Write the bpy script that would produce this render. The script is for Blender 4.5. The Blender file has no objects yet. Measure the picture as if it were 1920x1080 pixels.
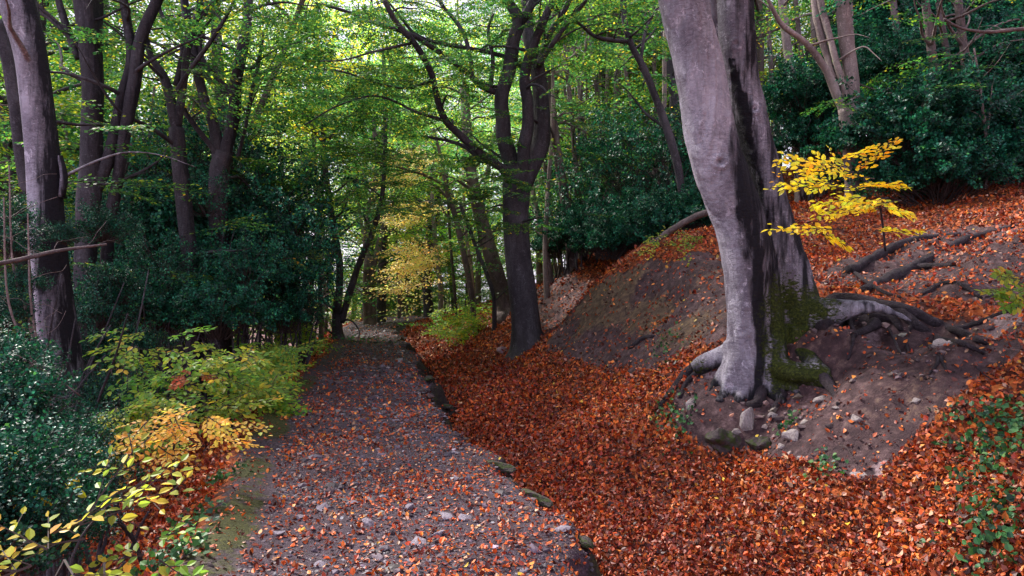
import bpy, math, random
import numpy as np
from mathutils import Vector

R = math.radians
SC = bpy.context.scene
COL = SC.collection

# ------------------------------------------------------------------ camera
CAMZ, F = 1.6, 1280.0            # eye height above the path; focal length for a 1920 px wide picture
cam = bpy.data.cameras.new("camera")
cam.sensor_width = 36.0; cam.lens = 24.0
cam.clip_start = 0.05; cam.clip_end = 2000
camo = bpy.data.objects.new("camera", cam); COL.objects.link(camo)
camo.location = (0, 0, CAMZ); camo.rotation_euler = (R(90), 0, 0)
SC.camera = camo

# ------------------------------------------------------------------ sky + sun
SUN_EL, SUN_AZ = R(48), R(-50)   # azimuth measured from +Y (away from the camera) towards +X
w = bpy.data.worlds.new("World"); SC.world = w; w.use_nodes = True
nt = w.node_tree; nt.nodes.clear()
out = nt.nodes.new("ShaderNodeOutputWorld"); bg = nt.nodes.new("ShaderNodeBackground")
sky = nt.nodes.new("ShaderNodeTexSky"); sky.sky_type = 'NISHITA'; sky.sun_disc = False
sky.sun_elevation = SUN_EL; sky.sun_rotation = SUN_AZ
sky.air_density = 1.0; sky.dust_density = 3.0; sky.ozone_density = 1.5
mixc = nt.nodes.new("ShaderNodeMix"); mixc.data_type = 'RGBA'; mixc.inputs[0].default_value = 0.62
mixc.inputs[7].default_value = (8.6, 7.8, 10.2, 1)       # thin bright cloud over the blue
nt.links.new(sky.outputs[0], mixc.inputs[6]); nt.links.new(mixc.outputs[2], bg.inputs[0])
bg.inputs[1].default_value = 0.098
nt.links.new(bg.outputs[0], out.inputs[0])
sl = bpy.data.lights.new("sun", 'SUN'); sl.energy = 5.0; sl.angle = R(7); sl.color = (1.0, 0.93, 0.86)
so = bpy.data.objects.new("sun", sl); COL.objects.link(so)
dx, dy, dz = math.sin(SUN_AZ)*math.cos(SUN_EL), math.cos(SUN_AZ)*math.cos(SUN_EL), math.sin(SUN_EL)
so.rotation_euler = Vector((dx, dy, dz)).to_track_quat('Z', 'Y').to_euler()
SC.view_settings.view_transform = 'Standard'; SC.view_settings.look = 'None'
SC.view_settings.exposure = 1.25; SC.view_settings.gamma = 1.0
SC.render.engine = 'CYCLES'
cy = SC.cycles
cy.max_bounces = 6; cy.diffuse_bounces = 4; cy.glossy_bounces = 2; cy.transmission_bounces = 4
cy.transparent_max_bounces = 4; cy.use_adaptive_sampling = True; cy.adaptive_threshold = 0.02
cy.use_denoising = True; cy.caustics_reflective = False; cy.caustics_refractive = False
cy.sample_clamp_indirect = 4.0

# ------------------------------------------------------------------ maths helpers
def P(px, py, Y):                # pixel of the photograph + distance -> point in the world
    return np.array([(px-960)/F*Y, Y, CAMZ + (540-py)/F*Y])

def _hash(ix, iy, seed):
    n = (ix.astype(np.int64)*374761393 + iy.astype(np.int64)*668265263 + seed*1274126177) & 0xffffffff
    n = ((n ^ (n >> 13))*1274126177) & 0xffffffff
    return ((n ^ (n >> 16)) & 0xffff)/65535.0

def vnoise(x, y, seed=0):
    x = np.asarray(x, float); y = np.asarray(y, float)
    ix, iy = np.floor(x), np.floor(y); fx, fy = x-ix, y-iy
    fx = fx*fx*(3-2*fx); fy = fy*fy*(3-2*fy)
    a, b = _hash(ix, iy, seed), _hash(ix+1, iy, seed)
    c, d = _hash(ix, iy+1, seed), _hash(ix+1, iy+1, seed)
    return (a*(1-fx)+b*fx)*(1-fy) + (c*(1-fx)+d*fx)*fy - 0.5

def fbm(x, y, seed=0, octv=4):
    s, a = 0, 1.0
    for i in range(octv):
        s = s + a*vnoise(x*2**i, y*2**i, seed+i*17); a *= 0.5
    return s

def sstep(a, b, x):
    t = np.clip((x-a)/(b-a), 0, 1); return t*t*(3-2*t)

def unit(v): return v/np.maximum(np.linalg.norm(v, axis=-1, keepdims=True), 1e-9)

# ------------------------------------------------------------------ the lie of the land
_ry = [-12, -3, 2, 3.79, 5.0, 6.2, 8.2, 11.4, 14.6, 18.6, 27.3, 31, 34, 37, 45, 70, 300]
_rx = [3.2, 1.75, .9, .53, .31, -.05, -.70, -1.42, -1.94, -2.9, -4.75, -5.1, -4.9, -3.9, -.5, 6, 60]
_ly = [-12, -3, 2, 3.94, 4.88, 7.3, 10.2, 13.65, 20.5, 27.3, 31, 34, 37, 45, 70, 300]
_lx = [.3, -.8, -1.45, -1.85, -2.06, -2.74, -3.35, -3.9, -5.2, -6.75, -7.2, -7.1, -6.5, -3.5, 3, 57]
def xr(y): return np.interp(y, _ry, _rx) + 0.26*vnoise(y*0.9, y*0+3, 5) + 0.17*vnoise(y*2.3, y*0, 6) + .07*vnoise(y*7.1, y*0, 16)
def xl(y): return np.interp(y, _ly, _lx) + 0.22*vnoise(y*0.8, y*0+9, 7) + 0.07*vnoise(y*3.3, y*0, 8)

_pix = [(1130,690,11),(1030,650,14.5),(1340,840,6.8),(1600,900,5.2),(1750,830,5.2),(1900,700,5.2),(1900,900,4.2),
 (1400,745,7.0),(1500,625,7.4),(1560,585,6.9),(1700,570,7.0),(1700,520,8.5),(1850,440,9.5),(1900,330,15),(1700,345,16),
 (1560,440,13),(1340,480,11.5),(1200,492,13),(1130,530,14),(1090,620,13.3),(1060,505,20),(1010,560,19),(985,640,16),
 (1560,790,5.9),(1700,700,5.8),(1850,600,6.4),(1900,520,7.5),(1740,590,6.9),(1620,655,6.78),(1700,640,6.72),(1780,655,6.55),(1560,640,6.95),(1280,600,9.6),(1250,700,8.6),
 (1220,640,10),(1350,600,8.6),(1900,1000,3.7),(1440,775,6.75),(1350,772,6.9),(1480,760,6.7),(930,590,24),(1200,440,30),(1090,500,30),(1300,420,24),(1500,400,20),(1500,470,11.5)]
_cp = []
for px, py, Y in _pix:
    p = P(px, py, Y); _cp.append((p[0]-np.interp(Y, _ry, _rx), Y, p[2]))
for y, z in [(-8,-.5),(0,-.5),(3,-0.60),(4,-0.60),(6,-0.58),(9,-0.52),(13,-0.43),(18,-0.36),(25,-0.25),(31,-.03),(36,0),(45,-.4),(60,-1)]:
    _cp.append((.6, y, z)); _cp.append((1.7, y, z+.20+(.06 if y < 8 else .1)))
_cp += [(4,-8,.3),(8,-8,2.0),(4,0,.3),(7,0,1.6),(14,-8,4.5),(12,2,3.6),(14,7,4.6),(20,-5,7),(20,12,7),(22,30,8.5),(18,45,7.5),(8,45,3),
        (40,-5,13),(40,20,13),(40,50,13),(10,60,3),(40,80,12),(20,80,6),(6,80,.5),(3.4,25,.6),(2.9,20,.35),(4.6,32,1.1)]
_cp = np.array(_cp)
def _tk(r2): return 0.5*r2*np.log(r2+1e-12)
_d2 = (_cp[:,None,0]-_cp[None,:,0])**2 + (_cp[:,None,1]-_cp[None,:,1])**2
_n = len(_cp)
_A = np.zeros((_n+3, _n+3)); _A[:_n,:_n] = _tk(_d2) + np.eye(_n)*0.01
_A[:_n,_n] = 1; _A[:_n,_n+1:] = _cp[:,:2]; _A[_n,:_n] = 1; _A[_n+1:,:_n] = _cp[:,:2].T
_W = np.linalg.solve(_A, np.concatenate([_cp[:,2], np.zeros(3)]))
def tps(u, y):
    s = _W[_n] + _W[_n+1]*u + _W[_n+2]*y
    for i in range(_n): s = s + _W[i]*_tk((u-_cp[i,0])**2 + (y-_cp[i,1])**2)
    return s

def H(x, y):
    sh = np.shape(x); x = np.atleast_1d(np.asarray(x, float)).ravel(); y = np.atleast_1d(np.asarray(y, float)).ravel()
    u = x - xr(y); v = xl(y) - x
    zp = 0.035*fbm(x*1.7, y*1.7, 3, 3) + 0.012*fbm(x*9, y*9, 4, 2) - 0.9*sstep(36, 60, y)
    zp = zp + 0.05*sstep(0, .3, .3-np.abs(v+.05))
    uu, yy = np.clip(u, .3, 42), np.clip(y, -8, 80)
    zr = tps(uu, yy) + (u > 42)*(u-42)*.12
    rough = sstep(2.2, 4, u)
    zr = zr + 0.10*fbm(x*.9, y*.9, 11, 3) + rough*(0.13*fbm(x*1.9, y*1.9, 12, 4)) + .03*fbm(x*6, y*6, 14, 2) + rough*(.06*fbm(x*4.3, y*4.3, 15, 3) - .05*np.abs(vnoise(x*5.5, y*5.5, 18)) - .03*np.abs(vnoise(x*12, y*12, 19)) - .10*np.abs(vnoise(x*1.1+y*1.3, x*2.4-y*2.0, 20)))
    w1 = sstep(-.10, .34 + .22*vnoise(x*2.5, y*2.5, 21), u + .20*vnoise(x*4, y*4, 22) + .08*vnoise(x*11, y*11, 23))
    z = zp*(1-w1) + zr*w1
    vv = np.maximum(v, 0)
    zl = -15*(1-np.exp(-vv*.50/15)) + .25*fbm(x*.7, y*.7, 31, 3)*sstep(.2, 2, v) + .05*fbm(x*4, y*4, 32, 2) - .9*sstep(36, 60, y)
    zl = zl + 12*sstep(60, 160, v)
    w2 = sstep(0, .5, v)
    z = z*(1-w2) + zl*w2
    return z.reshape(sh) if sh else float(z[0])

def G(px, py, y0=2.2, y1=60):    # where the sight line of that pixel first meets the ground
    ys = np.exp(np.linspace(math.log(y0), math.log(y1), 500))
    xs = (px-960)/F*ys; zs = CAMZ + (540-py)/F*ys
    hit = np.nonzero(H(xs, ys) >= zs)[0]
    i = hit[0] if len(hit) else 499
    return np.array([xs[i], ys[i], H(xs[i], ys[i])])

def slope_n(x, y, e=.06):
    gx = (H(x+e, y)-H(x-e, y))/(2*e); gy = (H(x, y+e)-H(x, y-e))/(2*e)
    return unit(np.stack([-gx, -gy, np.ones_like(gx)], -1))

def inpoly(px, py, poly):
    c = np.zeros(px.shape, bool); n = len(poly)
    for i in range(n):
        x1, y1 = poly[i]; x2, y2 = poly[(i+1) % n]
        if y1 == y2: continue
        c ^= ((y1 > py) != (y2 > py)) & (px < (x2-x1)*(py-y1)/(y2-y1)+x1)
    return c

SCARP = [(1020,650),(1075,580),(1140,515),(1330,465),(1375,540),(1375,640),(1290,640),(1230,690),(1130,695)]
BARE = [(1240,770),(1300,700),(1350,650),(1440,560),(1560,600),(1650,600),(1850,590),(1920,560),(1920,655),(1800,740),(1730,790),
        (1650,900),(1580,890),(1500,855),(1340,845)]
DARK = [(1500,530),(1600,480),(1740,435),(1930,420),(1930,560),(1750,560),(1600,530)]
BANK2 = [(1000,640),(990,560),(1040,500),(1090,520),(1110,560),(1060,620)]
def zones(x, y, z):              # masks of the bank: yellow clay, bare purple earth, dark trodden earth
    yy = np.maximum(y, .5)
    px = 960 + x/yy*F + 26*vnoise(x*3.1, y*3.1, 41) + 14*vnoise(x*9, y*9, 43); py = 540 - (z-CAMZ)/yy*F + 26*vnoise(x*3.1, y*3.1, 42)
    clay = inpoly(px, py, SCARP) & (y > 8) & (y < 17)
    bare = inpoly(px, py, BARE) & (y > 4) & (y < 8.8)
    dark = inpoly(px, py, DARK) & (y > 6) & (y < 12)
    bk = inpoly(px, py, BANK2) & (y > 14) & (y < 24)
    return clay, bare, dark, bk

def litter_density(x, y, z):
    u = x-xr(y); v = xl(y)-x
    d = np.ones_like(x)
    path = (u < .12) & (v < .1)
    patch = .21 + .55*np.clip(fbm(x*1.1, y*1.1, 51, 3), 0, 1)
    d = np.where(path, patch*(.35+.65*sstep(.25, .45, -v))*np.clip(1.15-y/40, .45, 1), d)
    d = np.where((u >= -.02) & (u < .36+.2*vnoise(x*3, y*3, 57)), .06, d)
    d = np.where(v >= .1, .75*sstep(3.6, 1.4, v)+.15, d)
    clay, bare, dark, bk = zones(x, y, z)
    d = np.where(clay, .15+.8*np.clip(fbm(x*1.3, y*1.3, 53, 2)-.12, 0, 1), d)
    d = np.where(bare, .075+.55*np.clip(fbm(x*1.7, y*1.7, 52, 3)-.05, 0, 1), d)
    d = np.where(dark, .16+.9*np.clip(fbm(x*1.5, y*1.5, 54, 3), 0, 1), d)
    d = np.where(bk, .3, d)
    d = np.where((u > 3) & ~clay & ~bare & ~dark & ~bk, .60+.5*fbm(x*1.2, y*1.2, 56, 2), d)
    return d

# ------------------------------------------------------------------ mesh helpers
def mk_mesh(name, V, Q, mats, fcol=None, midx=None, smooth=False, vattr=None):
    me = bpy.data.meshes.new(name)
    V = np.ascontiguousarray(V, dtype=np.float32); Q = np.ascontiguousarray(Q, dtype=np.int32)
    k = Q.shape[1]
    me.vertices.add(len(V)); me.vertices.foreach_set("co", V.ravel())
    me.loops.add(Q.size); me.loops.foreach_set("vertex_index", Q.ravel())
    me.polygons.add(len(Q)); me.polygons.foreach_set("loop_start", np.arange(0, Q.size, k, dtype=np.int32))
    me.polygons.foreach_set("loop_total", np.full(len(Q), k, np.int32))
    for m in (mats if isinstance(mats, (list, tuple)) else [mats]): me.materials.append(m)
    if midx is not None: me.polygons.foreach_set("material_index", np.ascontiguousarray(midx, np.int32))
    me.polygons.foreach_set("use_smooth", np.full(len(Q), smooth, bool))
    me.update(calc_edges=True)
    if fcol is not None:
        a = me.attributes.new("col", 'FLOAT_COLOR', 'FACE')
        c = np.ones((len(Q), 4), np.float32); c[:, :3] = fcol; a.data.foreach_set("color", c.ravel())
    if vattr:
        for k2, arr in vattr.items():
            a = me.attributes.new(k2, 'FLOAT', 'POINT'); a.data.foreach_set("value", np.ascontiguousarray(arr, np.float32))
    return me

def obj(name, me, parent=None, loc=None):
    o = bpy.data.objects.new(name, me); COL.objects.link(o)
    if parent is not None: o.parent = parent
    if loc is not None: o.location = [float(c) for c in loc]
    return o

def tag(o, label=None, cat=None, group=None, kind=None):
    if label: o['label'] = label
    if cat: o['category'] = cat
    if group: o['group'] = group
    if kind: o['kind'] = kind
    return o

def empty(name, loc, label, cat, group=None):
    o = bpy.data.objects.new(name, None); COL.objects.link(o); o.location = [float(c) for c in loc]
    o.empty_display_size = .2
    return tag(o, label, cat, group)

def copy_tree(o, parent=None):
    c = o.copy(); COL.objects.link(c); c.parent = parent
    for ch in list(o.children): copy_tree(ch, c)
    return c

ORD = "first second third fourth fifth sixth seventh eighth ninth tenth eleventh twelfth thirteenth fourteenth fifteenth sixteenth seventeenth eighteenth nineteenth twentieth".split()
ORD += ["twenty-"+o for o in ORD[:9]]+["thirtieth"]+["thirty-"+o for o in ORD[:9]]+["fortieth"]
def number_group(grp, fmt):
    L = sorted([o for o in COL.objects if o.get('group') == grp and o.parent is None], key=lambda o: o.location.x/max(o.location.y, .1))
    for i, o in enumerate(L): o['label'] = fmt.format(ORD[i] if i < len(ORD) else "last")
class MB:                        # collects quads
    def __init__(s): s.V, s.Q, s.C, s.M, s.A, s.n = [], [], [], [], [], 0
    def add(s, V, Q, col=None, m=0, a=None):
        s.V.append(V); s.Q.append(Q+s.n); s.n += len(V)
        s.C.append(np.broadcast_to(np.array(col if col is not None else (1,1,1), float), (len(Q), 3)))
        s.M.append(np.full(len(Q), m)); s.A.append(a if a is not None else np.zeros(len(V)))
    def mesh(s, name, mats, smooth=False, origin=None, col=True):
        V = np.concatenate(s.V)
        if origin is not None: V = V-np.array(origin)
        return mk_mesh(name, V, np.concatenate(s.Q), mats, np.concatenate(s.C) if col else None, np.concatenate(s.M), smooth,
                       {'aux': np.concatenate(s.A)})

def curve(pts, step):            # Catmull-Rom through rows of (x, y, z, r)
    pts = np.array(pts, float)
    if len(pts) == 2: pts = np.array([pts[0], (pts[0]+pts[1])/2, pts[1]])
    E = np.vstack([2*pts[0]-pts[1], pts, 2*pts[-1]-pts[-2]]); outp = []
    for i in range(1, len(E)-2):
        L = np.linalg.norm(E[i+1,:3]-E[i,:3]); n = max(2, int(L/step))
        t = np.linspace(0, 1, n, endpoint=False)[:, None]
        p0, p1, p2, p3 = E[i-1], E[i], E[i+1], E[i+2]
        outp.append(.5*(2*p1 + (p2-p0)*t + (2*p0-5*p1+4*p2-p3)*t*t + (3*p1-p0-3*p2+p3)*t**3))
    outp.append(E[-2][None]); c = np.vstack(outp); c[:, 3] = np.maximum(c[:, 3], .0015); return c

def tube(c, sides, rough=.06, seed=0, flat=1.0, lobes=0):
    p, r = c[:, :3], c[:, 3]; n = len(c)
    T = unit(np.gradient(p, axis=0))
    up = np.array([1., 0, 0]) if abs(T[0][0]) < .8 else np.array([0, 1., 0])
    N = np.zeros_like(T); N[0] = unit(np.cross(np.cross(T[0], up), T[0]))
    for i in range(1, n):
        v = N[i-1]-T[i]*np.dot(N[i-1], T[i]); N[i] = v/max(np.linalg.norm(v), 1e-9)
    B = np.cross(T, N)
    a = np.linspace(0, 2*math.pi, sides, endpoint=False)
    s = np.concatenate([[0], np.cumsum(np.linalg.norm(np.diff(p, axis=0), axis=1))])
    ca, sa = np.cos(a), np.sin(a)
    ss = s[:, None]/np.maximum(r.max(), .02)
    f = 1 + rough*2*vnoise(ca[None]*1.6+ss*.35+seed, sa[None]*1.6+ss*.12, seed) + rough*1.1*vnoise(ca[None]*4+seed, sa[None]*4+ss*.6, seed+5)
    if lobes: f = f + lobes*np.sin(a*3+s[:, None]*.7+seed)[...]
    rr = r[:, None]*f
    V = p[:, None]+N[:, None]*(ca*rr)[..., None]+B[:, None]*(sa*rr*flat)[..., None]
    i = np.arange(n-1)[:, None]*sides; j = np.arange(sides)[None]; j2 = (j+1) % sides
    Q = np.stack([i+j, i+j2, i+sides+j2, i+sides+j], -1).reshape(-1, 4)
    V = V.reshape(-1, 3)
    # end caps as a fan of quads collapsed to the centre
    V = np.vstack([V, p[0], p[-1]]); nb = n*sides
    jj = np.arange(0, sides-1, 2)
    capA = np.stack([np.full(len(jj), nb), (jj+2) % sides, jj+1, jj], -1)
    o2 = (n-1)*sides
    capB = np.stack([np.full(len(jj), nb+1), o2+jj, o2+jj+1, o2+(jj+2) % sides], -1)
    return V, np.vstack([Q, capA, capB])

# leaf templates: (across, along, up)
T6 = np.array([(0,0,0),(.38,.32,.10),(.33,.66,.09),(0,1,0),(-.33,.66,.09),(-.38,.32,.10)])
T6Q = np.array([(0,1,2,3),(0,3,4,5)])
T4 = np.array([(0,0,0),(.42,.45,0),(0,1,0),(-.42,.45,0)])
T4Q = np.array([(0,1,2,3)])
def leaves(pos, d, n, L, wid=1.0, six=True, curl=0.0):
    T, TQ = (T6, T6Q) if six else (T4, T4Q)
    d = unit(d); n = unit(n-d*np.sum(n*d, -1, keepdims=True)); s = np.cross(d, n)
    L = np.broadcast_to(L, (len(pos),))[:, None, None]; wid = np.broadcast_to(wid, (len(pos),))[:, None, None]
    cz = np.broadcast_to(curl, (len(pos),))[:, None, None]
    al = T[None, :, 1, None]; ac = T[None, :, 0, None]; up = T[None, :, 2, None]
    V = pos[:, None] + s[:, None]*ac*L*wid + d[:, None]*al*L + n[:, None]*(up*L*1.0 + cz*L*(al-.5)**2)
    Q = (np.arange(len(pos))[:, None, None]*len(T) + TQ[None]).reshape(-1, 4)
    return V.reshape(-1, 3), Q, len(TQ)

def pick(rng, pal, n, jit=.18):
    pal = np.array(pal, float); wts = pal[:, 3]/pal[:, 3].sum()
    c = pal[rng.choice(len(pal), n, p=wts), :3]
    return c*(1+jit*rng.standard_normal((n, 1)))*(1+.06*rng.standard_normal((n, 3)))

# ------------------------------------------------------------------ materials
def nmat(name):
    m = bpy.data.materials.new(name); m.use_nodes = True; t = m.node_tree; t.nodes.clear()
    return m, t
def N_(t, typ, **kw):
    n = t.nodes.new(typ)
    for k, v in kw.items(): setattr(n, k, v)
    return n
def noise(t, vec, scale, detail=4, rough=.6, dist=0):
    n = N_(t, "ShaderNodeTexNoise"); n.inputs['Scale'].default_value = scale; n.inputs['Detail'].default_value = detail
    n.inputs['Roughness'].default_value = rough; n.inputs['Distortion'].default_value = dist
    t.links.new(vec, n.inputs['Vector']); return n
def ramp(t, fac, stops):
    r = N_(t, "ShaderNodeValToRGB"); e = r.color_ramp.elements
    while len(e) > 1: e.remove(e[-1])
    e[0].position = stops[0][0]; e[0].color = (*stops[0][1], 1) if len(stops[0][1]) == 3 else stops[0][1]
    for p, c in stops[1:]:
        x = e.new(p); x.color = (*c, 1)
    t.links.new(fac, r.inputs[0]); return r
def mix(t, fac, a, b, mode='MIX'):
    m = N_(t, "ShaderNodeMix", data_type='RGBA', blend_type=mode)
    for sck, v in ((m.inputs[0], fac), (m.inputs[6], a), (m.inputs[7], b)):
        if hasattr(v, 'default_value') and not isinstance(v, (tuple, float)): t.links.new(v, sck)
        elif isinstance(v, (int, float)): sck.default_value = v
        else: sck.default_value = (*v, 1)
    return m.outputs[2]
def mapping(t, scale):
    tc = N_(t, "ShaderNodeTexCoord"); mp = N_(t, "ShaderNodeMapping"); mp.inputs['Scale'].default_value = scale
    t.links.new(tc.outputs['Object'], mp.inputs['Vector']); return mp.outputs[0]
def math_(t, op, a, b=None, clamp=False):
    m = N_(t, "ShaderNodeMath", operation=op, use_clamp=clamp)
    for s, v in ((m.inputs[0], a), (m.inputs[1], b)):
        if v is None: continue
        if isinstance(v, (int, float)): s.default_value = v
        else: t.links.new(v, s)
    return m.outputs[0]
def attr(t, name):
    a = N_(t, "ShaderNodeAttribute", attribute_name=name); return a
def bsdf(t, col, rough=.7, spec=.3, bump=None, bstr=.5, bdist=.02):
    p = N_(t, "ShaderNodeBsdfPrincipled"); o = N_(t, "ShaderNodeOutputMaterial")
    if isinstance(col, tuple): p.inputs['Base Color'].default_value = (*col, 1)
    else: t.links.new(col, p.inputs['Base Color'])
    if isinstance(rough, (int, float)): p.inputs['Roughness'].default_value = rough
    else: t.links.new(rough, p.inputs['Roughness'])
    p.inputs['Specular IOR Level'].default_value = spec
    if bump is not None:
        b = N_(t, "ShaderNodeBump"); b.inputs['Strength'].default_value = bstr; b.inputs['Distance'].default_value = bdist
        t.links.new(bump, b.inputs['Height']); t.links.new(b.outputs[0], p.inputs['Normal'])
    t.links.new(p.outputs[0], o.inputs[0]); return p, o

def leaf_mat(name, trans=.45, rough=.45, spec=.35, tboost=(1.5, 1.5, .9)):
    m, t = nmat(name)
    a = attr(t, "col"); oi = N_(t, "ShaderNodeObjectInfo")
    c = mix(t, 1.0, a.outputs['Color'], oi.outputs['Color'], 'MULTIPLY')
    p, o = bsdf(t, c, rough, spec)
    if trans > 0:
        tr = N_(t, "ShaderNodeBsdfTranslucent"); ms = N_(t, "ShaderNodeMixShader"); ms.inputs[0].default_value = trans
        c2 = mix(t, 1.0, c, tboost, 'MULTIPLY'); t.links.new(c2, tr.inputs[0])
        t.links.new(p.outputs[0], ms.inputs[1]); t.links.new(tr.outputs[0], ms.inputs[2]); t.links.new(ms.outputs[0], o.inputs[0])
    return m
M_LEAF = leaf_mat("beech_leaf", .55, .45, .3, (1.8, 1.8, 1.15))
M_HOLLY = leaf_mat("holly_leaf", .22, .46, .25)
M_LITTER = leaf_mat("fallen_leaf", .10, .5, .4, (1.2, 1.0, .8))

def bark(name, base, dark, scale=1.0, stain=True, moss=0.0, bstr=.6):
    m, t = nmat(name)
    v = mapping(t, (1, 1, .35)); v2 = mapping(t, (1, 1, 2.2)); v3 = mapping(t, (1, 1, .12))
    n1 = noise(t, v, 3*scale, 5, .65, .6); n2 = noise(t, v2, 22*scale, 5, .7); n3 = noise(t, v3, 14*scale, 4, .7, .3); n4 = noise(t, mapping(t, (1,1,1)), 70*scale, 3, .6)
    c = mix(t, ramp(t, n1.outputs[0], [(.3, (0,0,0)), (.68, (1,1,1))]).outputs[0], dark, base)
    c = mix(t, ramp(t, n2.outputs[0], [(.40, (0,0,0)), (.54, (1,1,1))]).outputs[0], mix(t, .6, c, dark), c)
    n5 = noise(t, mapping(t, (1, 1, 3.5)), 5*scale, 5, .75, 1.2)
    c = mix(t, math_(t, 'MULTIPLY', ramp(t, n5.outputs[0], [(.50, (0,0,0)), (.53, (1,1,1)), (.55, (0,0,0))]).outputs[0], .5), c, dark)
    n6 = noise(t, mapping(t, (1, 1, .5)), 1.3*scale, 4, .6, .4)
    c = mix(t, math_(t, 'MULTIPLY', ramp(t, n6.outputs[0], [(.48, (0,0,0)), (.66, (1,1,1))]).outputs[0], .5), c, tuple(min(1, b*1.5) for b in base))
    c = mix(t, math_(t, 'MULTIPLY', ramp(t, n3.outputs[0], [(.52, (0,0,0)), (.66, (1,1,1))]).outputs[0], .55), c, tuple(min(1, b*.45) for b in base))
    c = mix(t, math_(t, 'MULTIPLY', ramp(t, n4.outputs[0], [(.60, (0,0,0)), (.72, (1,1,1))]).outputs[0], .35), c, tuple(min(1, b*1.55) for b in base))
    n7 = noise(t, mapping(t, (1, 1, .8)), 9, 6, .8, .8)
    c = mix(t, math_(t, 'MULTIPLY', ramp(t, n7.outputs[0], [(.57, (0,0,0)), (.63, (1,1,1))]).outputs[0], .55), c, tuple(min(1, b*1.75) for b in base))
    c = mix(t, math_(t, 'MULTIPLY', ramp(t, n7.outputs[0], [(.33, (1,1,1)), (.42, (0,0,0))]).outputs[0], .6), c, tuple(b*.6 for b in dark))
    ax = attr(t, "aux")          # wet black run-off with painted side shade (1), moss (2), as the builder says
    wet_shade = ramp(t, math_(t, 'ADD', ax.outputs['Fac'], math_(t, 'ADD', math_(t, 'MULTIPLY', math_(t, 'SUBTRACT', n1.outputs[0], .5), .7), math_(t, 'MULTIPLY', math_(t, 'SUBTRACT', n3.outputs[0], .5), .9))), [(.36, (0,0,0)), (.74, (1,1,1))])
    wet_shade2 = ramp(t, ax.outputs['Fac'], [(.0, (1,1,1)), (.999, (1,1,1))])
    c = mix(t, wet_shade.outputs[0], c, mix(t, n2.outputs[0], (.004, .004, .006), (.022, .020, .026)))
    am = attr(t, "moss"); mm = ramp(t, math_(t, 'ADD', am.outputs['Fac'], math_(t, 'MULTIPLY', math_(t, 'SUBTRACT', n2.outputs[0], .5), 1.6)), [(.42, (0,0,0)), (.6, (1,1,1))])
    nm = noise(t, mapping(t, (1,1,1)), 45, 4, .7)
    c = mix(t, mm.outputs[0], c, ramp(t, nm.outputs[0], [(.3, (.006,.009,.003)), (.5, (.026,.034,.006)), (.72, (.075,.090,.012))]).outputs[0])
    h = math_(t, 'ADD', math_(t, 'MULTIPLY', n2.outputs[0], .22), math_(t, 'ADD', math_(t, 'MULTIPLY', n3.outputs[0], .9), math_(t, 'MULTIPLY', n1.outputs[0], .8)))
    h = math_(t, 'ADD', h, math_(t, 'ADD', math_(t, 'MULTIPLY', nm.outputs[0], .5), math_(t, 'MULTIPLY', n5.outputs[0], .9)))
    bsdf(t, c, .72, .14, h, bstr, .035)
    return m
M_BEECH = bark("beech_bark", (.40,.38,.43), (.10,.083,.108), 1.0, bstr=.55)
M_BARKD = bark("dark_bark", (.085,.078,.088), (.022,.018,.022), 1.2)
M_BARKM = bark("brown_bark", (.20,.155,.150), (.055,.040,.040), 1.1)
M_BARKP = bark("pale_bark", (.33,.27,.25), (.13,.095,.09), 1.1)
M_ROOT = bark("root_bark", (.060,.046,.054), (.016,.012,.015), 2.0, bstr=1.0)
def _twig():
    m, t = nmat("twig"); bsdf(t, (.045,.032,.030), .7); return m
M_TWIG = _twig()

def rock_mat(name, base, dark, mossy):
    m, t = nmat(name); v = mapping(t, (1,1,1))
    n1 = noise(t, v, 5, 6, .7); n2 = noise(t, v, 30, 4, .7)
    c = mix(t, ramp(t, n1.outputs[0], [(.35,(0,0,0)),(.6,(1,1,1))]).outputs[0], dark, base)
    c = mix(t, .4, c, mix(t, n2.outputs[0], dark, base))
    if mossy: c = mix(t, ramp(t, noise(t, v, 3, 4).outputs[0], [(.46,(0,0,0)),(.56,(1,1,1))]).outputs[0], c, (.035,.05,.010))
    bsdf(t, c, .75, .3, math_(t, 'ADD', n1.outputs[0], math_(t, 'MULTIPLY', n2.outputs[0], .4)), .7, .03); return m
M_ROCKP = rock_mat("pale_limestone", (.44,.39,.38), (.13,.095,.095), False)
M_ROCKD = rock_mat("mossy_rock", (.085,.065,.065), (.018,.012,.014), True)
def gravel_mat():
    m, t = nmat("gravel_stone"); a = attr(t, "col"); v = mapping(t, (1,1,1)); n = noise(t, v, 60, 4, .7)
    c = mix(t, n.outputs[0], (.35,.35,.35), (1.3,1.3,1.3)); c = mix(t, 1.0, a.outputs['Color'], c, 'MULTIPLY')
    bsdf(t, c, .6, .4, n.outputs[0], .4, .01); return m
M_GRAVEL = gravel_mat()

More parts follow.
